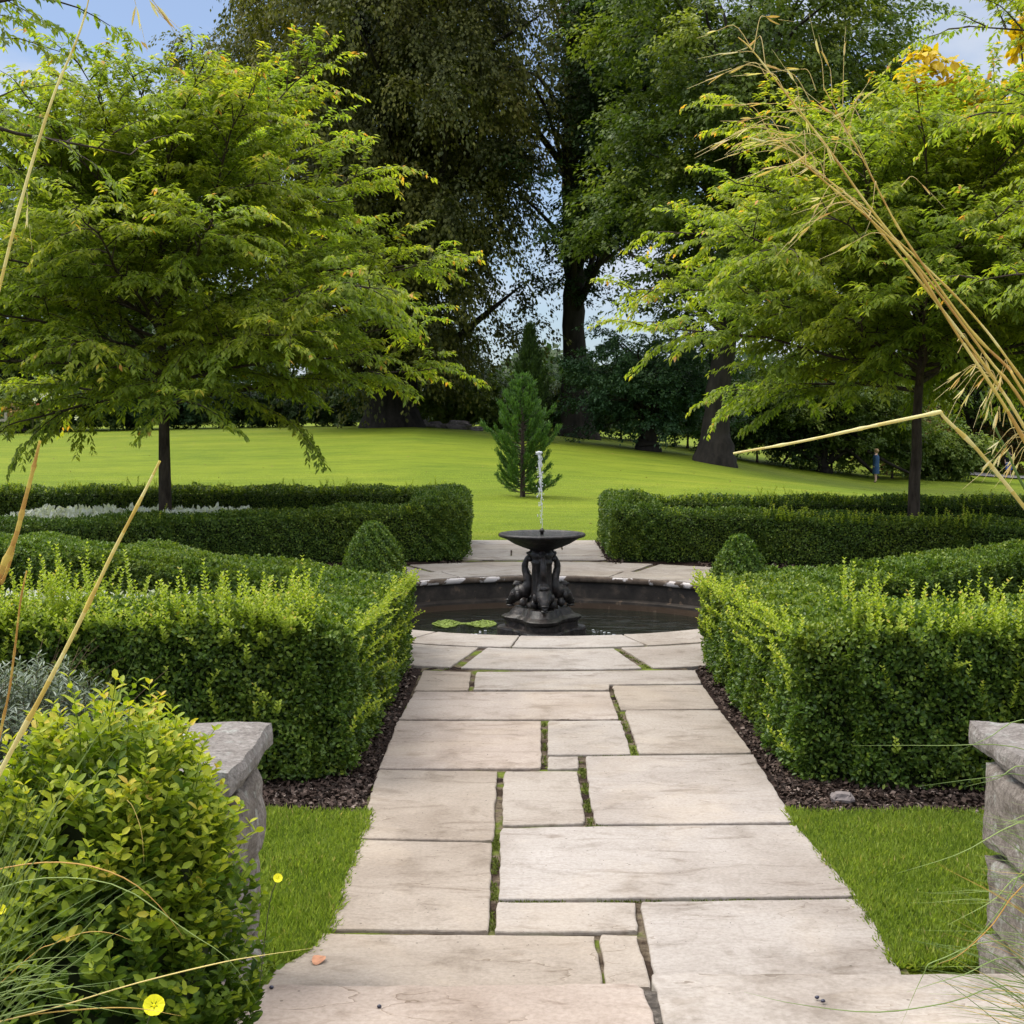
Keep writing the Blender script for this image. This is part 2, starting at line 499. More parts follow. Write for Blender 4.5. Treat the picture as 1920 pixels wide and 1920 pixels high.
class Tubes:
    def __init__(self): self.V = []; self.F = []; self.T = []; self.off = 0
    def add(self, pts, rad, sides=6, tone=.5, flat=1.0):
        P = np.asarray([tuple(p) for p in pts], float)
        k = len(P)
        rad = np.broadcast_to(np.asarray(rad, float), (k,))
        T = unit(np.gradient(P, axis=0))
        ref = np.array([0, 0, 1.0]) if abs(T[0, 2]) < .9 else np.array([1.0, 0, 0])
        if k <= 3 or abs(T[:, 2]).max() < .9 or abs(T[:, 2]).min() > .9:
            u = unit(np.cross(T, ref))
        else:                                    # carry the frame along a strongly bent path
            u = np.zeros((k, 3)); u[0] = np.cross(T[0], ref) / np.linalg.norm(np.cross(T[0], ref))
            for i in range(1, k):
                w = u[i - 1] - T[i] * (u[i - 1] @ T[i])
                u[i] = w / np.linalg.norm(w)
        v = np.cross(T, u)
        a = np.arange(sides) * 2 * math.pi / sides
        ring = P[:, None] + rad[:, None, None] * (np.cos(a)[None, :, None] * u[:, None] + flat * np.sin(a)[None, :, None] * v[:, None])
        i = np.arange(k - 1)[:, None] * sides
        j = np.arange(sides)[None]
        j2 = (j + 1) % sides
        F = np.stack([i + j, i + j2, i + sides + j2, i + sides + j], -1).reshape(-1, 4)
        self.V.append(ring.reshape(-1, 3)); self.F.append(F + self.off); self.T.append(np.full(len(F), tone) if np.ndim(tone) == 0 else np.repeat(np.asarray(tone)[:k - 1], sides)); self.off += k * sides
    def build(self, name, mat, parent=None, smooth=True):
        return quads(name, np.concatenate(self.V), np.concatenate(self.F), mat, parent, np.concatenate(self.T), smooth)

def smooth_curve(pts, n=24):
    """Catmull-Rom through points"""
    P = np.asarray([tuple(p) for p in pts], float)
    if len(P) < 3:
        t = np.linspace(0, 1, n)[:, None]
        return P[0] * (1 - t) + P[-1] * t
    P = np.vstack([2 * P[0] - P[1], P, 2 * P[-1] - P[-2]])
    seg = len(P) - 3
    out = []
    for t in np.linspace(0, seg - 1e-6, n):
        i = int(t); u = t - i
        a, b, c, d = P[i:i + 4]
        out.append(.5 * (2 * b + (c - a) * u + (2 * a - 5 * b + 4 * c - d) * u * u + (3 * b - a - 3 * c + d) * u ** 3))
    return np.array(out)

def bm_obj(name, bm, mat, parent=None, smooth=False):
    me = bpy.data.meshes.new(name)
    bmesh.ops.recalc_face_normals(bm, faces=bm.faces)
    bm.to_mesh(me); bm.free()
    return finish(name, me, mat, parent, smooth)
def bm_lathe(bm, prof, c, seg=48, mod=None):
    rings = []
    for (r, z) in prof:
        ring = []
        for k in range(seg):
            a = 2 * math.pi * k / seg
            rr = r * (mod(a, z) if mod else 1)
            ring.append(bm.verts.new((c[0] + rr * math.cos(a), c[1] + rr * math.sin(a), c[2] + z)))
        rings.append(ring)
    for A_, B_ in zip(rings, rings[1:]):
        for k in range(seg):
            bm.faces.new((A_[k], A_[(k + 1) % seg], B_[(k + 1) % seg], B_[k]))
    bm.faces.new(rings[0][::-1]); bm.faces.new(rings[-1])
def rough_block(bm, lo, hi, amp=.02, cell=.05, seed=0, taper=0.0):
    """a hewn stone: a box with finely divided noisy faces"""
    lo = Vector(lo); hi = Vector(hi)
    d = hi - lo
    n = [max(2, int(round(d[i] / cell))) for i in range(3)]
    vid = {}
    def vert(i, j, k):
        key = (i, j, k)
        if key in vid: return vid[key]
        f = Vector((i / n[0], j / n[1], k / n[2]))
        p = Vector((lo.x + d.x * f.x, lo.y + d.y * f.y, lo.z + d.z * f.z))
        q = p * 5 + Vector((seed * 7.1, seed * 3.3, seed))
        nv = Vector((noise.noise(q), noise.noise(q + Vector((31, 0, 0))), noise.noise(q + Vector((0, 57, 0)))))
        q2 = q * 4
        nv += .35 * Vector((noise.noise(q2), noise.noise(q2 + Vector((31, 0, 0))), noise.noise(q2 + Vector((0, 57, 0)))))
        c = (lo + hi) / 2
        e = Vector([abs(2 * f[m] - 1) for m in range(3)])
        on = sorted(e)[1]                       # near an edge when two coordinates are extreme
        p += nv * amp - (p - c).normalized() * amp * .9 * max(0, on - .75) * 4
        vid[key] = bm.verts.new(p)
        return vid[key]
    for ax in range(3):
        a, b = [x for x in range(3) if x != ax]
        for s in (0, n[ax]):
            for i in range(n[a]):
                for j in range(n[b]):
                    ks = []
                    for (di, dj) in ((0, 0), (1, 0), (1, 1), (0, 1)):
                        t = [0, 0, 0]; t[ax] = s; t[a] = i + di; t[b] = j + dj
                        ks.append(vert(*t))
                    bm.faces.new(ks)
def blob(bm, c, r, seed=0, amp=.15, sub=2, sc=2.0):
    res = bmesh.ops.create_icosphere(bm, subdivisions=sub, radius=1)
    for v in res['verts']:
        k = 1 + amp * noise.noise(v.co * sc + Vector((seed * 3.7, seed, 0)))
        v.co = Vector((c[0] + v.co.x * r[0] * k, c[1] + v.co.y * r[1] * k, c[2] + v.co.z * r[2] * k))

# ------------------------------------------------------------------ ground
PC = Vector((0.29, 13.62))            # pool centre
POOL_R, COP_R, RING_R = 2.15, 2.72, 3.62
_U = [-.6, -.35, -.07, .03, .12, .18, .25, .36, .6]
_Z = [.7, .85, 1.18, .80, .22, -.40, -1.0, -1.35, -1.7]
def ground_z(x, y):
    x = np.asarray(x, float); y = np.asarray(y, float)
    u = x / np.maximum(y, 24)
    zf = np.interp(u, _U, _Z)
    s = np.clip((y - 23) / 37, 0, 1)
    s = s * s * (3 - 2 * s)
    return zf * s - .03
def gz(x, y): return float(ground_z(x, y))

GX0, GX1, GY0, GY1 = -9.5, 9.5, 6.36, 20.2
xs = np.unique(np.concatenate([np.linspace(-900, -70, 14), np.linspace(-70, -9.56, 60), [GX0 - .02, GX0], np.linspace(-9.4, 9.4, 80), [GX1, GX1 + .02], np.linspace(9.56, 70, 60), np.linspace(70, 900, 14)]))
ys = np.unique(np.concatenate([[-60, -20, -5, 0, 2, 4, 5, 6], [GY0 - .02, GY0], np.linspace(6.5, 20.1, 60), [GY1, GY1 + .02], np.linspace(20.4, 75, 110), np.linspace(78, 150, 15), np.linspace(170, 2500, 12)]))
XX, YY = np.meshgrid(xs, ys)
ZZ = ground_z(XX, YY)
inside = (XX >= GX0) & (XX <= GX1) & (YY >= GY0) & (YY <= GY1)
ZZ = np.where(inside, -.10, ZZ)
nx, ny = len(xs), len(ys)
V = np.stack([XX, YY, ZZ], -1).reshape(-1, 3)
ii, jj = np.meshgrid(np.arange(nx - 1), np.arange(ny - 1))
idx = (jj * nx + ii).ravel()
F = np.stack([idx, idx + 1, idx + nx + 1, idx + nx], -1)
dist = np.hypot(V[:, 0] - PC.x, V[:, 1] - PC.y)
F = F[~(dist[F] < 3.3).all(1)]
o = quads('lawn', V, F, M['lawn'], None, None, True)
tag(o, kind='structure')

# mulch beds (inside the hedged garden), with bark chips
mx = np.linspace(GX0, GX1, 240); my = np.linspace(GY0 + .01, GY1 - .01, 180)
XX, YY = np.meshgrid(mx, my)
ZZ = -.022 + .012 * np.sin(XX * 9 + YY * 4) * np.sin(YY * 11) + rng.normal(0, .004, XX.shape)
V = np.stack([XX, YY, ZZ], -1).reshape(-1, 3)
ii, jj = np.meshgrid(np.arange(239), np.arange(179))
idx = (jj * 240 + ii).ravel()
F = np.stack([idx, idx + 1, idx + 241, idx + 240], -1)
dist = np.hypot(V[:, 0] - PC.x, V[:, 1] - PC.y)
F = F[~(dist[F] < 3.4).all(1)]
o = quads('soil', V, F, M['mulch'], None, None, True)
tag(o, kind='structure')

# ------------------------------------------------------------------ paving
def slab_geo(bm, poly, tone_layer, tone, top=0.0, thick=.06, wob=.006, tilt=True, step=.05, seed=0):
    poly = [Vector((p[0], p[1])) for p in poly]
    area = sum(a.x * b.y - b.x * a.y for a, b in zip(poly, poly[1:] + poly[:1])) / 2
    if area < 0: poly = poly[::-1]
    c = sum(poly, Vector((0, 0))) / len(poly)
    out = []
    n = len(poly)
    for i in range(n):
        a, b = poly[i], poly[(i + 1) % n]
        L = (b - a).length
        k = max(1, int(L / step))
        nrm = Vector(((b - a).y, -(b - a).x)).normalized()
        for j in range(k):
            p = a.lerp(b, j / k)
            w = wob * (noise.noise(Vector((p.x * 9, p.y * 9, seed * 5.3))) + .7 * noise.noise(Vector((p.x * 30, p.y * 30, seed))))
            if j == 0: w -= .006
            out.append((p + nrm * w, nrm))
    tx = rng.normal(0, .0012) if tilt else 0; ty = rng.normal(0, .0012) if tilt else 0
    h0 = top + (rng.normal(0, .0012) if tilt else 0)
    def zz(p): return h0 + tx * (p.x - c.x) + ty * (p.y - c.y)
    rings = []
    for inset, dz in ((0, -thick), (0, -.007), (.002, -.0025), (.007, 0)):
        rings.append([bm.verts.new((p.x - nr.x * inset, p.y - nr.y * inset, zz(p) + dz)) for p, nr in out])
    m = len(out)
    fs = []
    for A_, B_ in zip(rings, rings[1:]):
        for k in range(m):
            fs.append(bm.faces.new((A_[k], A_[(k + 1) % m], B_[(k + 1) % m], B_[k])))
    fs.append(bm.faces.new(rings[-1]))
    for f in fs: f[tone_layer] = tone

def px_poly(pts, z=0.0): return [G(x, y, z) for x, y in pts]
slabs_px = [
    [(600, 1749), (760, 1751), (1114, 1753), (1131, 1850), (500, 1850), (515, 1815), (560, 1790), (590, 1768)],
    [(1124, 1752), (1194, 1752), (1222, 1850), (1136, 1850)],
    [(1200, 1689), (1614, 1683), (1660, 1760), (1702, 1850), (1232, 1850)],
    [(931, 1692), (1190, 1691), (1198, 1745), (928, 1747)],
    [(672, 1574), (922, 1580), (917, 1745), (612, 1741), (635, 1680)],
    [(938, 1553), (1100, 1549), (1492, 1546), (1609, 1680), (1200, 1684), (935, 1686)],
    [(708, 1443), (932, 1446), (926, 1576), (672, 1571)],
    [(944, 1446), (1082, 1445), (1099, 1538), (1095, 1543), (943, 1546)],
    [(1097, 1418), (1412, 1414), (1492, 1541), (1118, 1545), (1110, 1520)],
    [(1027, 1418), (1083, 1417), (1086, 1440), (1027, 1441)],
    [(1027, 1351), (1164, 1350), (1184, 1413), (1027, 1414)],
    [(745, 1351), (1014, 1352), (1015, 1440), (711, 1439)],
    [(777, 1297), (1142, 1296), (1161, 1347), (748, 1348)],
    [(1171, 1331), (1350, 1331), (1411, 1411), (1199, 1413)],
    [(1148, 1285), (1317, 1284), (1349, 1328), (1164, 1330)],
    [(793, 1257), (883, 1260), (878, 1294), (777, 1294)],
    [(892, 1260), (1100, 1258), (1303, 1256), (1317, 1281), (1143, 1283), (1143, 1293), (888, 1293)],
]
bm = bmesh.new()
tl = bm.faces.layers.float.new('tone')
tones = [.18, .3, .6, .45, .2, .62, .16, .4, .66, .5, .5, .95, .85, .35, .3, .05, .5]
for k, s in enumerate(slabs_px):
    slab_geo(bm, px_poly(s), tl, tones[k], seed=k)
# ring of coping stones round the basin
def ring_poly(r0, r1, a0, a1, n=10):
    aa = np.linspace(a0, a1, n)
    return [(PC.x + r1 * math.cos(a), PC.y + r1 * math.sin(a)) for a in aa] + [(PC.x + r0 * math.cos(a), PC.y + r0 * math.sin(a)) for a in aa[::-1]]
def ang_px(px, py):
    g = G(px, py); return math.atan2(g.y - PC.y, g.x - PC.x)
# outer ring slabs; on the path side the outer boundary is the straight line where the path starts
yl = G(1045, 1254).y; yf = G(1010, 1049).y
def outer_slab(a0, a1, r0=COP_R + .02, tone=.5, seed=0):
    aa = np.linspace(a0, a1, 14)
    inn = [Vector((PC.x + r0 * math.cos(a), PC.y + r0 * math.sin(a))) for a in aa]
    out = []
    for a in aa:
        r = RING_R
        sy = math.sin(a)
        if sy < 0: r = min(RING_R, (yl - PC.y) / sy)
        if sy > 0: r = min(RING_R, (yf - PC.y) / sy)
        out.append(Vector((PC.x + r * math.cos(a), PC.y + r * math.sin(a))))
    slab_geo(bm, out + inn[::-1], tl, tone, seed=seed)
gap = .012
cuts = [-2.02, -1.69, -1.30, -.9, -.45, 0, .45, .85, 1.22, 1.62, 2.0, 2.45, 2.9, 3.35, 3.8]
cuts = sorted(cuts)
for k in range(len(cuts)):
    a0 = cuts[k]; a1 = cuts[(k + 1) % len(cuts)] if k + 1 < len(cuts) else cuts[0] + 2 * math.pi
    g = .0035 if k % 3 else .0015
    slab_geo(bm, ring_poly(POOL_R, COP_R, a0 + g, a1 - g, 14), tl, [.5, .6, .45, .35, .55][k % 5], top=.006, thick=.07, seed=50 + k)
al, ar = math.atan2(yl - PC.y, G(850, 1253).x - PC.x), math.atan2(yl - PC.y, G(1218, 1253).x - PC.x)
ocuts = [al, ar, -.75, -.2, .35, .85, 1.18, 2.02, 2.45, 3.0, 3.55, 4.0]
ocuts = sorted(a if a >= al else a + 2 * math.pi for a in ocuts)
for k in range(len(ocuts)):
    a0 = ocuts[k]; a1 = ocuts[k + 1] if k + 1 < len(ocuts) else al + 2 * math.pi
    outer_slab(a0 + .011, a1 - .011, tone=[.6, .5, .7, .45][k % 4], seed=80 + k)
# far path between the basin and the lawn
xl, xr = -.66, 1.12
yy = [yf + .02, 17.95, 18.75, 19.5, GY1 - .02]
for k in range(4):
    y0, y1 = yy[k] + .008, yy[k + 1] - .008
    xm = [.4, -.05, .62, .1][k]
    slab_geo(bm, [(xl, y0), (xm - .01, y0), (xm - .01, y1), (xl, y1)], tl, .5 + .1 * (k % 2), seed=100 + k)
    slab_geo(bm, [(xm + .01, y0), (xr, y0), (xr, y1), (xm + .01, y1)], tl, .6 - .15 * (k % 2), seed=110 + k)
o = bm_obj('path', bm, M['slab'])
tag(o, kind='structure')
# joint bed under the slabs
bm = bmesh.new()
def sheet(pts, z):
    bm.faces.new([bm.verts.new((p[0], p[1], z)) for p in pts])
a1_, a2_ = G(640, 1690), G(1600, 1680)
sheet([(-.72, 4.3), (1.28, 4.3), (1.235, 7), (1.215, yl + .1), (-.66, yl + .1), (-.69, 7)], -.0145)
o = bm_obj('path_bed', bm, M['joint']); tag(o, kind='structure')
bm = bmesh.new()
n = 72
vi = [bm.verts.new((PC.x + (POOL_R + .06) * math.cos(2 * math.pi * k / n), PC.y + (POOL_R + .06) * math.sin(2 * math.pi * k / n), -.0125)) for k in range(n)]
vo = [bm.verts.new((PC.x + (RING_R - .04) * math.cos(2 * math.pi * k / n), PC.y + (RING_R - .04) * math.sin(2 * math.pi * k / n), -.0125)) for k in range(n)]
for k in range(n): bm.faces.new((vi[k], vi[(k + 1) % n], vo[(k + 1) % n], vo[k]))
sheet([(xl - .01, yf - .3), (xr + .01, yf - .3), (xr + .01, GY1 - .03), (xl - .01, GY1 - .03)], -.0185)
o = bm_obj('path_bed', bm, M['joint']); tag(o, kind='structure')

# steps and landing up to the camera
bm = bmesh.new()
tl = bm.faces.layers.float.new('tone')
e1 = G(1187, 1845, .15).y; e2 = G(1400, 1822, .15).y
g0 = G(1222, 1850, .15).x
slab_geo(bm, [(-.86, 3.45), (g0 - .012, 3.45), (g0 - .02, e1 - .03), (G(1190, 1850, .15).x, e1 + .01), (.1, e1), (-.4, e1 - .01), (-.86, e1 + .01)], tl, .97, top=.15, thick=.17, wob=.014, tilt=False, seed=201)
slab_geo(bm, [(g0 + .022, 3.45), (1.56, 3.45), (1.56, e2), (G(1245, 1822, .15).x, e2), (G(1212, 1826, .15).x, e2 - .01), (g0 + .005, e2 - .12)], tl, .5, top=.146, thick=.17, wob=.012, tilt=False, seed=202)
slab_geo(bm, [(-.86, 2.9), (.3, 2.9), (.3, 3.43), (-.86, 3.43)], tl, .5, top=.30, thick=.3, tilt=False, seed=203)
slab_geo(bm, [(.32, 2.9), (1.56, 2.9), (1.56, 3.43), (.32, 3.43)], tl, .6, top=.302, thick=.3, tilt=False, seed=204)
for k in range(5):
    for j in range(2):
        slab_geo(bm, [(-.86 + j * 1.22, 2.88 - k - 1), (.34 + j * 1.22, 2.88 - k - 1), (.34 + j * 1.22, 2.86 - k), (-.86 + j * 1.22, 2.86 - k)], tl, .5, top=.30, thick=.3, tilt=False, seed=205 + k)
o = bm_obj('steps', bm, M['slab']); tag(o, kind='structure')
bm = bmesh.new()
rough_block(bm, (g0 - .05, 3.46, .02), (g0 + .06, e1 - .02, .139), .006, .02, 12)
o = bm_obj('step_mortar', bm, M['mortar']); tag(o, kind='structure')
# raised planting soil both sides of the steps
bm = bmesh.new()
rough_block(bm, (-4.5, -1.5, -.2), (-.90, 4.08, .24), .03, .25, 3)
rough_block(bm, (1.60, -1.5, -.2), (5.0, 4.08, .24), .03, .25, 4)
o = bm_obj('soil_bank', bm, M['mulch']); tag(o, kind='structure')

# ------------------------------------------------------------------ low stone walls beside the steps
def stone_wall(name, x0, x1, label, seed, end_first):
    t = empty(name, ((x0 + x1) / 2, 4.35, 0), label, 'stone wall', 'low stone walls beside the steps')
    courses = [(-.12, .115), (.120, .385), (.392, .680)]
    bm = bmesh.new()
    s = 1 if end_first > 0 else -1           # +1: the free end is at x1
    for ci, (z0, z1) in enumerate(courses):
        x = x1 if s > 0 else x0
        j = 0
        while (x > x0 + .05) if s > 0 else (x < x1 - .05):
            w = (.42, .33, .5, .38, .46)[(ci * 2 + j) % 5]
            xa, xb = (max(x0, x - w), x) if s > 0 else (x, min(x1, x + w))
            ins = (.0, .018, .006)[ci] if j == 0 else 0
            rough_block(bm, (xa + .006 + (ins if s < 0 else 0), 4.12 + rng.uniform(0, .03), z0), (xb - .006 - (ins if s > 0 else 0), 4.62 - rng.uniform(0, .03), z1), .024, .018, seed + ci * 10 + j)
            x = xa if s > 0 else xb
            j += 1
    bm_obj('wall_stones', bm, M['wallstone'], t)
    bm = bmesh.new()
    rough_block(bm, (x0 + .10, 4.20, -.1), (x1 - .10, 4.54, .66), .003, .2, 9)
    bm_obj('mortar', bm, M['mortar'], t)
    bm = bmesh.new()
    x = x1 if s > 0 else x0
    for w in (1.0, .9, .8):
        xa, xb = (x - w, x) if s > 0 else (x, x + w)
        rough_block(bm, (xa + .004, 4.06, .695), (xb - .004, 4.75, .768), .013, .022, seed + 90 + int(w * 10))
        x = xa if s > 0 else xb
    bm_obj('capstone', bm, M['capstone'], t)
stone_wall('stone_wall', -3.4, -.80, 'low rubble wall with thick capstone left of the steps, half behind the golden box bush', 1, 1)
stone_wall('stone_wall', 1.50, 4.1, 'low rubble wall with thick capstone right of the steps, at the right edge of the photo', 5, -1)

# ------------------------------------------------------------------ basin, water, fountain
t = empty('stone_basin', (PC.x, PC.y, -.4), 'sunken circular stone basin holding dark water round the fountain', 'basin')
bm = bmesh.new()
prof = [(POOL_R + .04, -.066), (POOL_R + .04, -.245), (POOL_R - .03, -.265), (POOL_R - .045, -.60)]
n = 96
rings = []
for r, z in prof:
    rings.append([bm.verts.new((PC.x + r * math.cos(2 * math.pi * k / n), PC.y + r * math.sin(2 * math.pi * k / n), z)) for k in range(n)])
for A_, B_ in zip(rings, rings[1:]):
    for k in range(n): bm.faces.new((A_[k], A_[(k + 1) % n], B_[(k + 1) % n], B_[k]))
bm.faces.new(rings[-1])
bm_obj('basin_wall', bm, M['basin'], t)
# weathered inner lip of the coping
bm = bmesh.new()
prof = [(POOL_R + .06, -.004), (POOL_R - .004, -.006), (POOL_R - .012, -.02), (POOL_R - .010, -.055), (POOL_R + .004, -.068), (POOL_R + .06, -.069)]
rings = []
n = 160
for i, (r, z) in enumerate(prof):
    ring = []
    for k in range(n):
        a = 2 * math.pi * k / n
        w = .006 * noise.noise(Vector((math.cos(a) * 14, math.sin(a) * 14, i * 2.0)))
        ring.append(bm.verts.new((PC.x + (r + w) * math.cos(a), PC.y + (r + w) * math.sin(a), z + w * .5)))
    rings.append(ring)
for A_, B_ in zip(rings, rings[1:]):
    for k in range(n): bm.faces.new((A_[k], A_[(k + 1) % n], B_[(k + 1) % n], B_[k]))
bm_obj('coping_lip', bm, M['coping_edge'], t, True)

WZ = -.35
bm = bmesh.new()
bm.faces.new([bm.verts.new((PC.x + (POOL_R - .03) * math.cos(2 * math.pi * k / 64), PC.y + (POOL_R - .03) * math.sin(2 * math.pi * k / 64), WZ)) for k in range(64)])
o = bm_obj('water', bm, M['water']); tag(o, kind='structure')

FX, FY = A(1016, 1100, PC.y).x, PC.y
f = empty('fountain', (FX, FY, WZ), 'dark tiered garden fountain with dolphins round its column and a wide shallow bowl', 'fountain')
def trefoil(sc, lobes=.30):
    pts = []
    for k in range(72):
        a = 2 * math.pi * k / 72
        c3 = math.cos(3 * (a + math.pi / 2))
        r = sc * (.74 + lobes * (max(c3, -.75)))
        # flatten the tips of the lobes
        r = min(r, sc * .98 / max(.92, math.cos(((a + math.pi / 2 + math.pi / 3) % (2 * math.pi / 3)) - math.pi / 3)))
        pts.append((math.cos(a) * r, math.sin(a) * r))
    return pts
def prism(bm, prof, lobes):
    rings = []
    for sc, z in prof:
        rings.append([bm.verts.new((FX + x, FY + y, z)) for x, y in trefoil(sc, lobes)])
    m = 72
    for A_, B_ in zip(rings, rings[1:]):
        for k in range(m): bm.faces.new((A_[k], A_[(k + 1) % m], B_[(k + 1) % m], B_[k]))
    bm.faces.new(rings[-1]); bm.faces.new(rings[0][::-1])
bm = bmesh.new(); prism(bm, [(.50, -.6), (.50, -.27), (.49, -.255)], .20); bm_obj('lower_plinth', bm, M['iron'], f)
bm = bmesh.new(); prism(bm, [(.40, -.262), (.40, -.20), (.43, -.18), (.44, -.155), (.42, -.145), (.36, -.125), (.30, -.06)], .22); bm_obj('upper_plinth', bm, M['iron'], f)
bm = bmesh.new()
bm_lathe(bm, [(.15, -.07), (.15, -.02), (.105, 0), (.098, .06), (.092, .20), (.090, .34), (.10, .36), (.105, .38), (.09, .395), (.10, .42), (.115, .455), (.10, .47), (.085, .50)], (FX, FY, 0), 60,
         lambda a, z: 1 + (.05 * math.cos(12 * a) if 0 < z < .35 else 0))
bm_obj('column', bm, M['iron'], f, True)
# capital scrolls
for k in range(3):
    a = -math.pi / 2 + k * 2 * math.pi / 3 + math.pi / 3 * 0
    bm = bmesh.new()
    for (r, z, s) in ((.115, .44, .038), (.122, .40, .030), (.11, .465, .028)):
        blob(bm, (FX + r * math.cos(a), FY + r * math.sin(a), z), (s, s, s), k, .1)
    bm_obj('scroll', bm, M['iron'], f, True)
def dolphin(a):
    d = Vector((math.cos(a), math.sin(a), 0)); sd = Vector((-d.y, d.x, 0))
    path = [(.375, -.045), (.335, -.02), (.295, .025), (.245, .065), (.195, .085), (.150, .13), (.145, .20), (.170, .27), (.180, .33), (.160, .39), (.125, .44), (.10, .475)]
    rad = [.012, .034, .056, .074, .076, .062, .044, .036, .032, .026, .018, .010]
    P = smooth_curve([Vector((FX, FY, 0)) + d * r + Vector((0, 0, z)) for r, z in path], 34)
    rr = np.interp(np.linspace(0, 1, 34), np.linspace(0, 1, len(rad)), rad)
    rr = rr * (1 + .06 * np.sin(np.arange(34) * 2.1))
    tb = Tubes(); tb.add(P, rr, 18)
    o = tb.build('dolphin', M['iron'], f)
    C = Vector((FX, FY, 0))
    def bit(name, off, r, seed, amp, up):
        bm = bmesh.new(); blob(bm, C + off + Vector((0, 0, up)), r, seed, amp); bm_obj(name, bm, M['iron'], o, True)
    for s in (-1, 1):
        bit('eye', d * .285 + sd * s * .046, (.018, .018, .018), 1, .05, .065)
        bit('gill_fin', d * .215 + sd * s * .078, (.030, .024, .042), 2, .3, .055)
        bit('side_fin', d * .16 + sd * s * .085, (.04, .036, .045), 3, .4, -.01)
    bit('lower_lip', d * .335, (.042, .042, .015), 5, .1, -.055)
    bit('upper_lip', d * .35, (.034, .038, .015), 6, .1, -.005)
    bit('crest', d * .26, (.05, .022, .035), 7, .4, .145)
    bit('tail_fluke', d * .12, (.045, .045, .018), 8, .5, .455)
for k in range(3): dolphin(-math.pi / 2 + k * 2 * math.pi / 3 + .06)
bm = bmesh.new()
bm_lathe(bm, [(.07, .485), (.10, .49), (.13, .50), (.20, .525), (.27, .555), (.32, .585), (.36, .607), (.398, .618), (.410, .628), (.412, .640), (.405, .650), (.392, .652), (.38, .645), (.36, .628), (.30, .605), (.15, .585), (.02, .58)], (FX, FY, 0), 72,
         lambda a, z: 1 + (.008 * math.cos(36 * a) if .61 < z < .65 else 0))
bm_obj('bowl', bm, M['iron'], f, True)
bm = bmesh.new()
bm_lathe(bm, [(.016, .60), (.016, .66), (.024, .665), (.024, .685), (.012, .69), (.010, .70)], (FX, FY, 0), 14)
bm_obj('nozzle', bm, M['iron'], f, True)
bm = bmesh.new()
bm.faces.new([bm.verts.new((FX + .376 * math.cos(2 * math.pi * k / 48), FY + .376 * math.sin(2 * math.pi * k / 48), .640)) for k in range(48)])
o = bm_obj('bowl_water', bm, M['bowl_water']); tag(o, 'rippling water filling the shallow fountain bowl', 'water')
# jet
jt = A(1011, 850, FY).z
n = 60
zz = np.linspace(.70, jt, n)
tt = (zz - .70) / (jt - .70)
jx = FX - .028 * tt ** 2 + .004 * np.sin(tt * 30)
P = np.stack([jx, FY + .004 * np.cos(tt * 25), zz], 1)
rj = .0028 + .003 * tt + .0075 * np.clip((tt - .35) * 1.6, 0, 1) * (1 + .5 * np.sin(tt * 47) * np.sin(tt * 23))
tb = Tubes(); tb.add(P, rj, 8)
root = tb.build('water_jet', M['jet']); tag(root, 'thin white jet of water rising from the fountain bowl', 'water jet')
bm = bmesh.new()
blob(bm, (FX - .036, FY, jt), (.024, .02, .022), 3, .6, 2, 4)
blob(bm, (FX - .014, FY, jt + .004), (.018, .016, .016), 5, .6, 2, 4)
for k in range(220):
    z = .72 + (jt - .72) * rng.uniform(0, 1) ** .55
    w = .012 + .035 * (jt - z) / .7 if z > .95 else .022
    s = rng.uniform(.002, .0055)
    blob(bm, (FX - .015 + rng.normal(0, w * .6), FY + rng.normal(0, w * .6), z), (s, s, s * rng.uniform(1, 3)), k, .3, 1)
o = bm_obj('spray', bm, M['jet'], root, True); o['kind'] = 'stuff'
# splashes where the drips reach the pool
bm = bmesh.new()
for k in range(90):
    a = rng.uniform(0, 2 * math.pi); r = rng.uniform(.50, .72)
    s = rng.uniform(.004, .014)
    blob(bm, (FX + r * math.cos(a), FY + r * math.sin(a), WZ + .003), (s * 1.6, s, s * .4), k, .4, 1)
o = bm_obj('splash_foam', bm, M['jet']); tag(o, 'flecks of foam on the dark water below the fountain', 'foam', kind='stuff')
# duckweed
bm = bmesh.new()
c0, c1 = G(812, 1172, WZ), G(928, 1172, WZ)
lv = Leaves()
nn = 9000
uu = rng.uniform(0, 1, nn); vv = rng.normal(0, .22, nn)
px_ = c0.x + (c1.x - c0.x) * uu; py_ = c0.y + .06 + vv * np.sin(uu * math.pi) ** .4 * (1 - .5 * np.exp(-((uu - .45) / .1) ** 2))
P = np.stack([px_, py_, np.full(nn, WZ + .004) + rng.uniform(0, .003, nn)], 1)
keep = np.abs(vv) < .33 * (.6 + .4 * np.sin(uu * 9))
D = rdir(nn); D[:, 2] *= .1
lv.add(P[keep], D[keep], np.tile([0, 0, 1.0], (keep.sum(), 1)) + .15 * rdir(keep.sum()), .022, .020, rng.uniform(.4, 1, keep.sum()), 'hex', 0, 0)
M['weedleaf'] = leaf_mat('duckweed leaf', [(0, (.12, .18, .03)), (1, (.30, .38, .07))], .5, .3, .1)
o = lv.build('duckweed', M['weedleaf']); tag(o, 'pale green duckweed raft floating left of the fountain base', 'duckweed', kind='stuff')

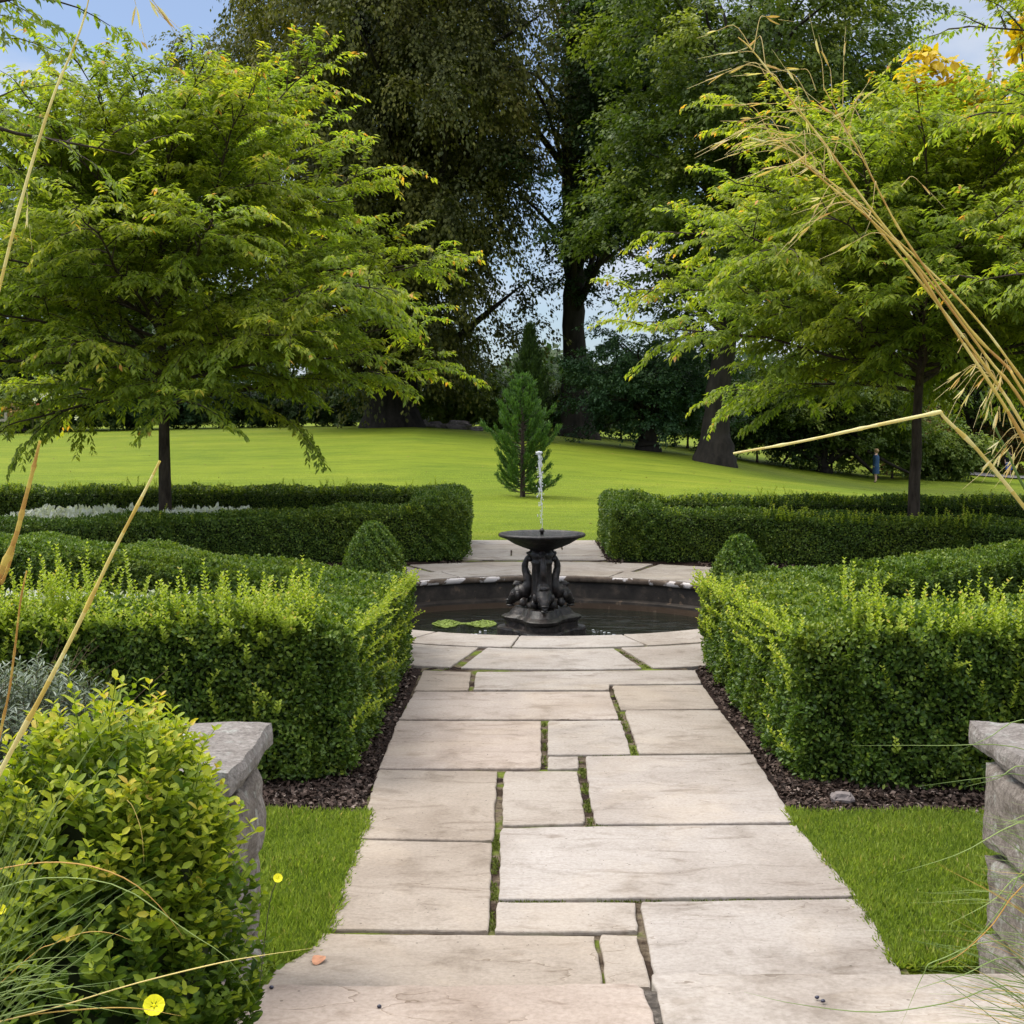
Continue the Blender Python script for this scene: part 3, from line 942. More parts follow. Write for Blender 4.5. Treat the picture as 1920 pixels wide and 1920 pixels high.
# ------------------------------------------------------------------ hedges
def hedge(name, segs, label, leafL, lai, shoots, seed, group='clipped box hedges round the fountain', young=.0, kindf='hex'):
    """segs: list of (x0,y0,x1,y1,width,height[,height1]) straight runs of one hedge"""
    c = np.mean([[s[0] + s[2], s[1] + s[3]] for s in segs], 0) / 2
    root = empty(name, (c[0], c[1], 0), label, 'hedge', group)
    leafW = leafL * .58
    lv = Leaves()
    fr = []
    for s in segs:
        p0 = np.array(s[:2]); p1 = np.array(s[2:4]); L = np.linalg.norm(p1 - p0)
        d = (p1 - p0) / L; nrm = np.array([-d[1], d[0]])
        fr.append((p0, d, nrm, L, s[4] / 2, s[5], s[6] if len(s) > 6 else s[5]))
    def inside_other(P, me_i):
        m = np.zeros(len(P), bool)
        for j, (p0, d, nrm, L, hw, h0, h1) in enumerate(fr):
            if j == me_i: continue
            q = P[:, :2] - p0
            a = q @ d; b = q @ nrm
            m |= (a > .07) & (a < L - .07) & (np.abs(b) < hw - .07) & (P[:, 2] < np.minimum(h0, h1) - .05)
        return m
    la = leafL * leafW * .68
    bmc = bmesh.new()
    allsh = []
    for i, (p0, d, nrm, L, hw, h0, h1) in enumerate(fr):
        H = max(h0, h1)
        # faces: two sides, two ends, top
        for (kind, area) in (('s+', L * H), ('s-', L * H), ('e0', 2 * hw * H), ('e1', 2 * hw * H), ('t', L * 2 * hw)):
            nn = int(area * lai / la)
            if kind[0] == 's':
                sg = 1 if kind == 's+' else -1
                # which side faces the camera?
                mid = p0 + d * L / 2
                if (nrm * sg) @ (np.array([0, 0]) - mid) < -.3 * np.linalg.norm(mid) * 0 and (nrm * sg) @ (-mid) < 0: nn = int(nn * .45)
                a = rng.uniform(0, L, nn); z = rng.uniform(.0, 1, nn) * (h0 + (h1 - h0) * a / L)
                b = np.full(nn, hw * sg); N = np.tile([nrm[0] * sg, nrm[1] * sg, .15], (nn, 1))
            elif kind[0] == 'e':
                a = np.full(nn, 0.0 if kind == 'e0' else L); z = rng.uniform(0, 1, nn) * (h0 if kind == 'e0' else h1)
                b = rng.uniform(-hw, hw, nn); sgn = -1 if kind == 'e0' else 1
                N = np.tile([d[0] * sgn, d[1] * sgn, .15], (nn, 1))
            else:
                a = rng.uniform(0, L, nn); b = rng.uniform(-hw, hw, nn); z = h0 + (h1 - h0) * a / L
                N = np.tile([0, 0, 1.0], (nn, 1))
            hh = h0 + (h1 - h0) * a / L
            # rounded arrises
            rr = .10
            ex = np.maximum(0, np.abs(b) - (hw - rr)); ez = np.maximum(0, z - (hh - rr)); ea = np.maximum(0, rr - np.minimum(a, L - a))
            ln = np.sqrt(ex ** 2 + ez ** 2 + ea ** 2)
            k = np.where(ln > rr, rr / np.maximum(ln, 1e-6), 1)
            b = np.sign(b) * (np.minimum(np.abs(b), hw - rr) + ex * k)
            z = np.minimum(z, hh - rr) + ez * k
            a = np.where(a < rr, rr - ea * k, np.where(a > L - rr, L - rr + ea * k, a))
            XY = p0 + a[:, None] * d + b[:, None] * nrm
            P = np.column_stack([XY, z])
            # undulating, tufted surface
            und = .016 * np.sin(P[:, 0] * 5.1 + P[:, 2] * 4 + seed) + .016 * np.sin(P[:, 1] * 6.3 + P[:, 2] * 7 + seed * 2) + .018 * np.sin((P[:, 0] + P[:, 1]) * 17 + P[:, 2] * 15)
            depth = -np.abs(rng.normal(0, .045, nn)) + .012
            tuft = np.sin(P[:, 0] * 31 + seed) * np.sin(P[:, 1] * 27) * np.sin(P[:, 2] * 33) * .030
            P = P + unit(N) * (und + depth + tuft)[:, None]
            P[:, 2] = np.maximum(P[:, 2], .0)
            keep = ~inside_other(P, i)
            # skirt: leaves thin out at the very base
            keep &= rng.uniform(0, 1, nn) < np.clip(.35 + P[:, 2] / .12, 0, 1)
            P, N, dp, m = P[keep], N[keep], depth[keep], int(keep.sum())
            up = np.tile([0, 0, 1.0], (m, 1))
            D = unit(unit(N) * .55 + up * .35 + rdir(m) * .75)
            NN = unit(N) * .7 + up * .5 + rdir(m) * .55
            sc = rng.uniform(.7, 1.25, m)
            tone = np.clip(.42 + rng.normal(0, .2, m) + young * (P[:, 2] > .85 * H), 0, 1)
            lv.add(P, D, NN, leafL * sc, leafW * sc, tone, kindf)
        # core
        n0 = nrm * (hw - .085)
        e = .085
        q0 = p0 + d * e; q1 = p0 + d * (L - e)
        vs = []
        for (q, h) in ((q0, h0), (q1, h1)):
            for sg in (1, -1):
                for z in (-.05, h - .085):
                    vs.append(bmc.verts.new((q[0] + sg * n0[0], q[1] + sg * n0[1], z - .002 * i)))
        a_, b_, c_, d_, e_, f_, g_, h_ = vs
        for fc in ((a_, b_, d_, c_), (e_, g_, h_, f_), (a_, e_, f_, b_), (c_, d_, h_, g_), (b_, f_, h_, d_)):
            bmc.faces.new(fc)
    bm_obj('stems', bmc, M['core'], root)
    lv.build('foliage', M['box'], root)
    if shoots:
        shoot_sprays(root, fr, shoots, leafL, seed)
    return root
def shoot_sprays(root, fr, shoots, leafL, seed, mat='box_young'):
    lv = Leaves(); tb = Tubes()
    for i, n_top, hmin, hmax, n_side in shoots:
        p0, d, nrm, L, hw, h0, h1 = fr[i]
        for q in range(n_top + n_side):
            a = rng.uniform(.02, L - .02); side = q >= n_top
            front = -hw if (nrm @ (p0 + d * L / 2)) > 0 else hw
            if side:
                b = front
                hh = (h0 + (h1 - h0) * a / L)
                z = hh * (1 - .85 * rng.uniform(0, 1) ** 3.2) - .03
                out = nrm * np.sign(b)
                dirv = np.array([out[0] * .55, out[1] * .55, .85]) + rng.normal(0, .25, 3)
                ln = rng.uniform(.06, .15)
                b += np.sign(b) * .01
            else:
                b = hw * rng.uniform(-1, 1) if rng.uniform() < .55 else front * rng.uniform(.70, 1)
                z = h0 + (h1 - h0) * a / L - .06
                dirv = np.array([0, 0, 1.0]) + rng.normal(0, .16, 3)
                ln = hmin + (hmax - hmin) * rng.uniform(0, 1) ** 2.2 + .05
                ln *= .50 + .75 * (.5 + .5 * math.sin(a * 4.7 + seed) * math.sin(a * 1.9 + seed))
            dirv = dirv / np.linalg.norm(dirv)
            XY = p0 + a * d + b * nrm
            base = np.array([XY[0], XY[1], z])
            bend = rng.normal(0, .12, 3)
            k = max(3, int(ln / (leafL * .55)))
            t = np.linspace(0, 1, k)
            P = base + dirv * ln * t[:, None] + bend * ln * (t ** 2)[:, None]
            tb.add(P, np.linspace(.0022, .0010, k) * (leafL / .02), 3)
            az = rng.uniform(0, 6.28)
            for w in (0, 1):
                ang = az + np.arange(k) * 1.57 + w * math.pi
                o_ = np.stack([np.cos(ang), np.sin(ang), np.zeros(k)], 1)
                D = unit(o_ * .8 + dirv * .75)
                sz = leafL * (1.25 - .50 * t) * rng.uniform(.85, 1.15, k)
                lv.add(P, D, dirv + .2 * rng.normal(size=(k, 3)) - o_ * .3, sz, sz * .58, np.clip(.25 + .45 * t + rng.normal(0, .16, k), 0, 1), 'hex', .05, .2)
    if lv.b:
        lv.absorb(tb, .2)
        lv.build('new_shoots', M[mat], root)

# geometry measured from the photograph
hedge('box_hedge', [(-4.3, 7.30, -.97, 7.30, .78, .80), (-1.15, 7.0, -1.10, 10.55, .66, .74, .60),
                    (-1.2, 10.35, -2.5, 11.45, .62, .62), (-2.3, 11.3, -4.2, 12.75, .66, .64), (-4.0, 12.65, -6.6, 13.6, .7, .66)],
      'left foreground box hedge with bright new shoots, between left capstone and pool', .0255, 3.4,
      [(0, 560, .05, .27, 210), (1, 60, .02, .06, 110)], 1, young=.15)
hedge('box_hedge', [(1.62, 7.20, 5.2, 7.20, .82, .79), (1.70, 6.9, 1.70, 10.35, .66, .75, .60),
                    (1.75, 10.35, 2.9, 10.85, .62, .60), (2.7, 10.75, 4.2, 12.2, .64, .62), (4.05, 12.0, 6.2, 13.4, .68, .64)],
      'right foreground box hedge with bright new shoots, between pool and right capstone', .0255, 3.4,
      [(0, 600, .05, .23, 210), (1, 90, .03, .09, 130)], 2, young=.15)
hedge('box_hedge', [(-.78, 17.75, -2.2, 17.45, .62, .64, .61), (-2.0, 17.5, -4.2, 16.5, .66, .61, .59), (-4.0, 16.6, -7.2, 14.8, .66, .59, .62),
                    (-.98, 17.4, -.98, 20.1, .66, .72, .76), (-.8, 20.0, -9.2, 20.0, .60, .74)],
      'far left box hedge, wrapped round the bed of white foliage under the left tree', .030, 2.6,
      [(4, 460, .03, .16, 0), (1, 12, .03, .12, 0), (0, 30, .02, .06, 0)], 3, kindf='quad')
hedge('box_hedge', [(1.42, 17.75, 3.3, 17.35, .62, .62, .58), (3.1, 17.4, 5.2, 16.2, .66, .57), (5.0, 16.35, 7.4, 14.9, .66, .57),
                    (1.50, 17.4, 1.50, 20.1, .66, .66, .68), (1.3, 19.7, 9.2, 19.0, .62, .64, .62)],
      'far right box hedge, wrapped round the bed at the foot of the right tree', .030, 2.6,
      [(4, 460, .03, .15, 0), (1, 130, .04, .16, 0), (2, 110, .04, .16, 0), (0, 30, .02, .06, 0)], 4, kindf='quad')

def dome(x, y, r, ztop, label, leafL, seed, pw=1.5):
    root = empty('box_dome', (x, y, 0), label, 'topiary', 'clipped box domes at the hedge ends')
    lv = Leaves(); la = leafL * leafL * .58 * .68
    nn = int((2 * math.pi * r * ztop) * 3.2 / la)
    z = rng.uniform(0.02, 1, nn) ** .85 * ztop
    q = z / ztop
    prof = np.where(q < .55, 1.0, np.clip(1 - ((q - .55) / .45) ** pw, 0, 1) ** .72)
    prof = np.maximum(prof, 0)
    a = rng.uniform(0, 2 * math.pi, nn)
    rr = r * prof * (1 + .05 * np.sin(a * 5 + seed) * np.sin(z * 11)) - np.abs(rng.normal(0, .045, nn)) + .025 + .02 * np.sin(a * 11 + z * 40)
    rr = np.maximum(rr, r * .05 * rng.uniform(0, 1, nn))
    P = np.stack([x + rr * np.cos(a), y + rr * np.sin(a), z], 1)
    N = np.stack([np.cos(a), np.sin(a), np.where(q < .55, .1, (q - .55) * 2.6)], 1)
    D = unit(unit(N) * .5 + rdir(nn) * .8 + [0, 0, .4])
    s = rng.uniform(.7, 1.2, nn)
    lv.add(P, D, unit(N) + rdir(nn) * .5, leafL * s, leafL * .58 * s, np.clip(.45 + rng.normal(0, .2, nn), 0, 1), 'hex')
    lv.build('foliage', M['box'], root)
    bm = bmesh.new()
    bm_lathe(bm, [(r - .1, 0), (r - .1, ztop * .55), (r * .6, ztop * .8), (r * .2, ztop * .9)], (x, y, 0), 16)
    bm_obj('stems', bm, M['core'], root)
dome(A(700, 1060, 10.9).x, 10.9, .225, .96, 'box dome with a rounded top at the pool end of the left foreground hedge', .020, 1)
dome(A(1388, 1060, 10.5).x, 10.55, .235, .89, 'loose pointed box dome at the pool end of the right foreground hedge', .022, 2, 1.05)
dome(A(836, 960, 17.75).x, 17.70, .27, .82, 'dark box dome on the near corner of the far left hedge', .026, 3)
dome(A(1190, 960, 17.8).x, 17.75, .27, .80, 'dark box dome on the near corner of the far right hedge', .026, 4)

# ------------------------------------------------------------------ bark chips on the soil near the path
lv = Leaves()
def chips(x0, x1, y0, y1, n, s):
    P = np.stack([rng.uniform(x0, x1, n), rng.uniform(y0, y1, n), rng.uniform(-.018, .006, n)], 1)
    D = rdir(n); D[:, 2] *= .35
    k = s * rng.uniform(.4, 1.3, n)
    lv.add(P, D, np.tile([0, 0, 1.0], (n, 1)) + .8 * rdir(n), k, k * rng.uniform(.3, .8, n), rng.uniform(0, 1, n) ** 1.3, 'quad', .2)
chips(-1.3, -.70, 6.40, 10.1, 9000, .030)
chips(1.275, 1.75, 6.40, 10.1, 8000, .030)
chips(-3.4, -.7, 6.38, 7.0, 9000, .030)
chips(1.27, 4.2, 6.38, 7.0, 10000, .030)
chips(-3.5, -1.4, 16.95, 17.5, 3000, .04); chips(2.2, 5, 16.6, 17.5, 3000, .04); chips(-.9, -.64, 17, 20.2, 1200, .04); chips(1.1, 1.3, 17, 20.2, 1200, .04)
o = lv.build('bark_chips', M['chips']); tag(o, 'dark bark chips scattered along the hedge bases', 'bark mulch', kind='stuff')

# ------------------------------------------------------------------ grass blades on the near lawn patches
lv = Leaves()
def blades(xf, x1f, y0, y1, n):
    y = rng.uniform(y0, y1, n)
    x = np.array([rng.uniform(xf(v), x1f(v)) for v in y])
    m = n
    P = np.stack([x, y, np.full(m, -.032)], 1)
    cl = .5 + .5 * np.sin(x * 7 + y * 3) * np.sin(y * 9 - x * 4)
    D = unit(np.stack([rng.normal(.15, .5, m), rng.normal(-.1, .5, m), np.ones(m)], 1))
    h = rng.uniform(.028, .062, m) * (.85 + .3 * cl)
    N = rdir(m); N[:, 2] *= .3
    lv.add(P, D, N, h, rng.uniform(.0020, .0034, m), np.clip(.45 + .2 * (cl - .5) + rng.normal(0, .22, m), 0, 1), 'hex', .35, .1)
_e = [G(1492, 1541), G(1609, 1680), G(1704, 1845)]; _f = [G(672, 1571), G(612, 1741), G(580, 1772), G(512, 1815)]
xg1 = lambda v: float(np.interp(v, [p.y for p in _e[::-1]], [p.x for p in _e[::-1]])) + .006 * math.sin(v * 31)
xg2 = lambda v: float(np.interp(v, [p.y for p in _f[::-1]], [p.x for p in _f[::-1]])) + .006 * math.sin(v * 27)
blades(xg1, lambda v: 2.5, 4.60, 6.42, 105000)
blades(lambda v: -1.75, xg2, 4.60, 6.42, 90000)
# fringes where turf laps over the stone
blades(lambda v: xg1(v) - .012, lambda v: xg1(v) + .02, 4.6, 6.42, 2500)
blades(lambda v: xg2(v) - .02, lambda v: xg2(v) + .012, 4.6, 6.42, 2500)
o = lv.build('grass', M['grass']); tag(o, 'short green turf beside the near end of the path', 'grass', kind='stuff')
# sparse tufts on the nearer part of the big lawn
lv = Leaves()
n = 90000
y = 20.1 + 16 * rng.uniform(0, 1, n) ** 1.5; x = rng.uniform(-.42, .42, n) * y
D = unit(np.stack([rng.normal(0, .4, n), rng.normal(0, .4, n), np.ones(n)], 1)); N = rdir(n); N[:, 2] *= .3
lv.add(np.stack([x, y, ground_z(x, y) - .002], 1), D, N, rng.uniform(.012, .03, n), .006, np.clip(.55 + rng.normal(0, .2, n), 0, .9), 'quad')
o = lv.build('lawn_grass', M['grass']); tag(o, 'mown grass of the big lawn behind the hedges', 'grass', kind='stuff')

lv = Leaves()
n = 170
y = 20.6 + 34 * rng.uniform(0, 1, n) ** .8; x = rng.uniform(-.40, .40, n) * y
lv.add(np.stack([x, y, ground_z(x, y) + .018], 1), rdir(n) * [1, 1, .2], np.tile([0, 0, 1.0], (n, 1)) + .5 * rdir(n), rng.uniform(.03, .07, n), rng.uniform(.02, .045, n), rng.uniform(0, .9, n), 'hex', .2)
M['dry_leaf'] = leaf_mat('dry leaf', [(0, (.12, .07, .03)), (1, (.34, .24, .10))], .7, .2, .2)
o = lv.build('fallen_leaves', M['dry_leaf']); tag(o, 'few dry leaves scattered over the big lawn', 'leaves', kind='stuff')
# moss in the joints
lv = Leaves()
def moss(a, b, w, n):
    a = G(*a); b = G(*b)
    t = rng.uniform(0, 1, n)
    P = np.array([list(a.lerp(b, v)) for v in t])
    P[:, 0] += rng.normal(0, w, n); P[:, 1] += rng.normal(0, w * .6, n); P[:, 2] = -.013
    keep = np.sin(t * 23 + a.x * 9) > -.5
    m = int(keep.sum())
    D = unit(np.stack([rng.normal(0, .6, m), rng.normal(0, .6, m), np.ones(m)], 1))
    lv.add(P[keep], D, rdir(m), rng.uniform(.006, .017, m), .006, rng.uniform(.2, .9, m), 'quad')
moss((1090, 1425), (1107, 1540), .008, 900); moss((931, 1560), (922, 1740), .007, 900); moss((935, 1688), (1600, 1684), .004, 700)
moss((1160, 1335), (1191, 1412), .008, 600); moss((1021, 1352), (1021, 1440), .006, 400); moss((1086, 1416), (1195, 1415), .004, 300)
moss((1150, 1290), (1163, 1330), .006, 150); moss((876, 1225), (835, 1253), .010, 350); moss((1162, 1220), (1220, 1252), .010, 350); moss((1104, 1545), (1140, 1548), .01, 200)
M['moss'] = leaf_mat('moss', [(0, (.05, .065, .012)), (1, (.15, .18, .035))], .8, .1, .1)
o = lv.build('moss', M['moss']); tag(o, 'green moss growing in the joints of the paving', 'moss', kind='stuff')

# ------------------------------------------------------------------ trees
def bezier_limb(p, az, el, L, droop, n=9, wig=.06):
    """a limb that starts at elevation el and bends down by droop over its length"""
    pts = [np.array(p, float)]
    for i in range(n - 1):
        t = i / (n - 1)
        e = el - droop * t
        d = np.array([math.cos(az) * math.cos(e), math.sin(az) * math.cos(e), math.sin(e)])
        d += rng.normal(0, wig, 3)
        pts.append(pts[-1] + d * L / (n - 1))
        az += rng.normal(0, .08)
    return np.array(pts)
def layered_tree(name, label, base, zb, ztop, reach, trunk_r, seed, n_limbs=30, group=None, ls=.066, mat='locust', twig_gap=.095, cat='tree', sub_gap=.17):
    root = empty(name, base, label, cat, group)
    bx, by, bz = base
    tb = Tubes(); tbr = Tubes(); tw = Tubes()
    k = 14
    zz = np.linspace(bz - .05, ztop * .93, k)
    wob = np.cumsum(rng.normal(0, .012, (k, 2)), 0)
    TP = np.column_stack([bx + wob[:, 0], by + wob[:, 1], zz])
    TP[:4, :2] = (bx, by)
    tb.add(TP, trunk_r * np.clip(1.12 - (zz - bz) / (ztop - bz), .10, 1) * (1 + .25 * np.exp(-(zz - bz) * 12)), 14)
    tb.build('trunk', M['bark'], root)
    tP, tD, tL, tY = [], [], [], []
    for i in range(n_limbs):
        t = i / (n_limbs - 1)
        z0 = zb + (ztop * .86 - zb) * t ** .95
        az = i * 2.39996 + seed
        L = reach(t, az) * rng.uniform(.88, 1.08)
        el = R(12 + 46 * t) + rng.normal(0, .13)
        P = bezier_limb((np.interp(z0, zz, TP[:, 0]), np.interp(z0, zz, TP[:, 1]), z0), az, el, L, R(13 + 26 * t), 10, .06)
        r0 = trunk_r * (.40 - .24 * t) * (L / 3.5) ** .5
        tbr.add(P, np.linspace(r0, .006, len(P)), 6)
        ns = max(4, int(L / sub_gap))
        for j in range(ns):
            u = .12 + .88 * j / (ns - 1)
            q = u * (len(P) - 1); i0 = min(int(q), len(P) - 2)
            p = P[i0] + (P[i0 + 1] - P[i0]) * (q - i0)
            dd = P[i0 + 1] - P[i0]
            az2 = math.atan2(dd[1], dd[0]) + (1 if j % 2 else -1) * rng.uniform(.5, 1.15)
            if j == ns - 1: az2 = math.atan2(dd[1], dd[0])
            l2 = (L * .38 * (1 - u) + .42) * rng.uniform(.7, 1.2)
            Q = bezier_limb(p, az2, math.atan2(dd[2], np.hypot(dd[0], dd[1])) + rng.uniform(-.30, .85), l2, R(34), 6, .07)
            tw.add(Q, np.linspace(.010, .003, len(Q)), 3)
            nt_ = max(3, int(l2 / twig_gap))
            for w in range(nt_):
                s = .1 + .9 * w / (nt_ - 1)
                q2 = s * (len(Q) - 1); k0 = min(int(q2), len(Q) - 2)
                pp = Q[k0] + (Q[k0 + 1] - Q[k0]) * (q2 - k0)
                d2 = Q[k0 + 1] - Q[k0]
                a3 = math.atan2(d2[1], d2[0]) + (1 if w % 2 else -1) * rng.uniform(.3, 1.0) * (w < nt_ - 1)
                e3 = math.atan2(d2[2], np.hypot(d2[0], d2[1])) + rng.uniform(-.1, .35)
                tP.append(pp); tD.append((math.cos(a3) * math.cos(e3), math.sin(a3) * math.cos(e3), math.sin(e3)))
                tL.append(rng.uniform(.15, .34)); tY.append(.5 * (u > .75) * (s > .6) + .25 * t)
    for i_ in range(len(tw.V)): tw.F[i_] = tw.F[i_] + tbr.off
    tbr.V += tw.V; tbr.F += tw.F; tbr.T += tw.T
    tbr.build('branches', M['bark'], root)
    tP = np.array(tP); tD = unit(np.array(tD)); tL = np.array(tL); tY = np.array(tY)
    # compound leaves: leaflets in pairs along every drooping twig
    lv = Leaves()
    nl = 11
    side = unit(np.cross(tD, [0, 0, 1.0]))
    for q in range(nl):
        s = (q + .6) / nl
        P = tP + tD * (tL * s)[:, None]
        P[:, 2] -= tL * .30 * s * s
        for sg in (-1, 1):
            m = len(P)
            D = unit(tD * .55 + side * sg * rng.uniform(.5, 1.0, m)[:, None] + np.stack([np.zeros(m), np.zeros(m), -rng.uniform(.15, .75, m)], 1) + rng.normal(0, .18, (m, 3)))
            N = np.tile([0, 0, 1.0], (m, 1)) + .45 * rdir(m)
            sc = ls * rng.uniform(.75, 1.35, m)
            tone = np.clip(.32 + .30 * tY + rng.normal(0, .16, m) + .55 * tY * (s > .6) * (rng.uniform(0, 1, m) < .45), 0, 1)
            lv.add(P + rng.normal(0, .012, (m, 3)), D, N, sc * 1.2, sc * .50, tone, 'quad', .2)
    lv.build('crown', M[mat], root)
    return root

def reachL(t, az):
    base = 3.75 * (1 - .50 * t ** 2.2)
    if t < .12: base *= .80 + .15 * max(0, math.cos(az))
    if math.sin(az) < -.2 and t < .25: base *= .8
    return base
bL = A(310, 960, 18.2)
layered_tree('locust_tree', 'spreading light green tree with a slim dark trunk rising from the white bed at left', (bL.x, 18.2, -.03), 1.86, 5.25, reachL, .082, .3, 58, 'young spreading trees in the hedged beds')
bR = A(1713, 975, 17.4)
layered_tree('locust_tree', 'spreading light green tree with a slim dark trunk behind the right hedge', (bR.x, 17.4, -.03), 2.05, 4.75, lambda t, az: 3.45 * (1 - .48 * t ** 2.2) * (.85 if math.sin(az) < -.2 and t < .25 else 1), .075, 2.1, 54, 'young spreading trees in the hedged beds')
# nearer trees of the two near beds, mostly outside the frame
def reach_near(t, az): return 3.1 * (1 - .3 * t ** 1.5)
layered_tree('locust_tree', 'overhanging tree whose open branches cross the top left corner', (-5.2, 10.6, -.03), 4.1, 6.2, reach_near, .09, 1.2, 20, 'young spreading trees in the hedged beds', .055, sub_gap=.27, twig_gap=.15)
layered_tree('locust_tree', 'darker overhanging tree whose branches reach in at the right edge', (6.15, 11.0, -.03), 2.6, 6.4, lambda t, az: 2.85 * (1 - .15 * t ** 2), .09, 4.0, 34, 'young spreading trees in the hedged beds', .050)

def clump_tree(name, label, base, trunk_r, height, cz, rad, n_cl, cl_r, spr, lps, leaf, droop, mat, seed, cat='tree', group=None, trunk_top=None, shell=.45, keepf=None, flat=.55, fork=0, rise=.35, barkm='bark_old', jit=.10, toneb=.45, leafkind='quad', lean=0, tonez=.25):
    root = empty(name, base, label, cat, group)
    b = np.array(base, float)
    rad = np.array(rad, float)
    C = []
    tries = 0
    while len(C) < n_cl and tries < 60:
        tries += 1
        v = rdir(n_cl)
        r = rng.uniform(0, 1, n_cl) ** shell
        p = v * r[:, None] * rad
        wob = 1 + .16 * np.sin(v[:, 0] * 7 + seed) * np.sin(v[:, 2] * 6 + seed * 2) + .1 * np.sin(v[:, 1] * 9)
        p = p * wob[:, None] + [lean, 0, cz]
        for q in p:
            w = b + q
            if keepf and not keepf(w): continue
            if w[2] < b[2] + cl_r * .3: continue
            C.append(w)
            if len(C) >= n_cl: break
    C = np.array(C)
    n_cl = len(C)
    if trunk_r > 0:
        tb = Tubes()
        tt = trunk_top or (cz + rad[2] * .55)
        k = 30
        zz = -.2 + (tt + .2) * np.linspace(0, 1, k) ** 1.7
        w = np.cumsum(rng.normal(0, trunk_r * .10, (k, 2)), 0); w[:5] = 0; w[5:] -= w[5]
        TP = np.column_stack([b[0] + w[:, 0] + lean * (zz / tt).clip(0, 1) * .5, b[1] + w[:, 1], b[2] + zz])
        tr = trunk_r * (1 - .70 * zz.clip(0) / tt) * (1 + .75 * np.exp(-np.maximum(zz, 0) / (trunk_r * 1.1))) * (1 + .05 * rng.normal(size=k))
        tb.add(TP, tr, 16)
        tb.build('trunk', M[barkm], root)
        tl_ = Tubes()
        pick = rng.permutation(n_cl)[:min(n_cl, 90)]
        for i in pick:
            c = C[i]
            zz0 = min(b[2] + tt * .98, max(b[2] + max(1.2, (cz - rad[2]) * .9), c[2] - np.hypot(c[0] - b[0], c[1] - b[1]) * .8))
            s0 = np.array([np.interp(zz0, TP[:, 2], TP[:, 0]), np.interp(zz0, TP[:, 2], TP[:, 1]), zz0])
            mid = (s0 + c) / 2 + [0, 0, .12 * np.linalg.norm(c - s0)] + rng.normal(0, .05, 3) * np.linalg.norm(c - s0)
            rr = trunk_r * .28 * rng.uniform(.6, 1.2)
            tl_.add(smooth_curve([s0, mid, c], 9), np.linspace(rr, rr * .12, 9), 5)
        tl_.build('branches', M[barkm], root)
    out = C - (b + [lean, 0, cz * .9]); out[:, 2] *= .3
    oaz = np.arctan2(out[:, 1], out[:, 0])
    lv = Leaves()
    ns = n_cl * spr
    ci = np.repeat(np.arange(n_cl), spr)
    az = oaz[ci] + rng.normal(0, 1.0, ns)
    csz = rng.uniform(.7, 1.3, n_cl)
    L = cl_r * rng.uniform(.55, 1.2, ns) * csz[ci]
    ctone = rng.normal(0, .16, n_cl)
    st = C[ci] + rdir(ns) * (cl_r * .35)
    st[:, 2] += rng.uniform(-.5, .5, ns) * cl_r * flat
    r1 = rise * rng.uniform(.3, 1.4, ns); dr = droop * rng.uniform(.6, 1.3, ns)
    si = np.repeat(np.arange(ns), lps)
    m = len(si)
    u = rng.uniform(0, 1, m) ** .8
    d = np.stack([np.cos(az), np.sin(az), np.zeros(ns)], 1)
    P = st[si] + d[si] * (L[si] * u)[:, None]
    P[:, 2] += L[si] * (r1[si] * u - dr[si] * u * u)
    J = rng.normal(0, jit, (m, 3)) * cl_r
    J[:, 2] *= .6
    P += J
    slope = r1[si] - 2 * dr[si] * u
    D = unit(d[si] + np.stack([np.zeros(m), np.zeros(m), slope], 1) + rng.normal(0, .5, (m, 3)))
    N = np.tile([0, 0, 1.0], (m, 1)) + d[si] * .3 + rdir(m) * .6
    sc = leaf * rng.uniform(.65, 1.3, m)
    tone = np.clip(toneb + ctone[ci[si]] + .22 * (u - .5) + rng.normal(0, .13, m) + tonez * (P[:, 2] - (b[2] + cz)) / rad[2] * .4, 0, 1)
    ok = P[:, 2] > ground_z(P[:, 0], P[:, 1]) + .02
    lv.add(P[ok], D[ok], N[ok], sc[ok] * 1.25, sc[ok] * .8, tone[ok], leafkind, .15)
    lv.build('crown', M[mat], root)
    return root

def at_ground(px, Y):
    x = A(px, 800, Y).x
    return (x, Y, gz(x, Y))
# copper beech
bb = at_ground(735, 62)
clump_tree('copper_beech', 'huge dark copper beech with weeping olive brown boughs behind the lawn', bb, .85, 24, 12.5, (8.1, 10.0, 11.2), 620, 1.55, 13, 44, .135, 1.45, 'beech', 3, shell=.34, flat=.45, rise=.65, jit=.085, toneb=.46,
           keepf=lambda w: not (w[0] / w[1] > -.030 and w[2] < 9.5 and rng.uniform() < .85) and not (w[0] / w[1] > -.004 and rng.uniform() < .75))
# broadleaved trees right of the gap
b1 = at_ground(1083, 62)
clump_tree('oak_tree', 'tall dark green tree with a straight trunk standing in the gap behind the fountain', b1, .60, 24, 15.5, (5.2, 7.5, 9.8), 260, 1.3, 12, 36, .14, .5, 'oak_dark', 5, lean=.3, trunk_top=17, shell=.5,
           keepf=lambda w: (w[2] > 6.0 or (abs(w[0] - b1[0]) > 2.8 and w[2] > 4.8)) and not (-.03 < w[0] / w[1] < .044 and rng.uniform() < .86) and not (w[2] < 8.5 and w[0] / w[1] < .03))
b2 = at_ground(1340, 50)
clump_tree('oak_tree', 'broad green tree with a thick flared trunk right of the gap', b2, .48, 18, 11.3, (5.5, 6.3, 6.8), 340, 1.25, 13, 38, .13, .55, 'oak', 8, lean=1.1, trunk_top=12, shell=.40, toneb=.45,
           keepf=lambda w: w[2] > 4.6 or (w[0] > b2[0] + 1.0 and w[2] > 2.5))
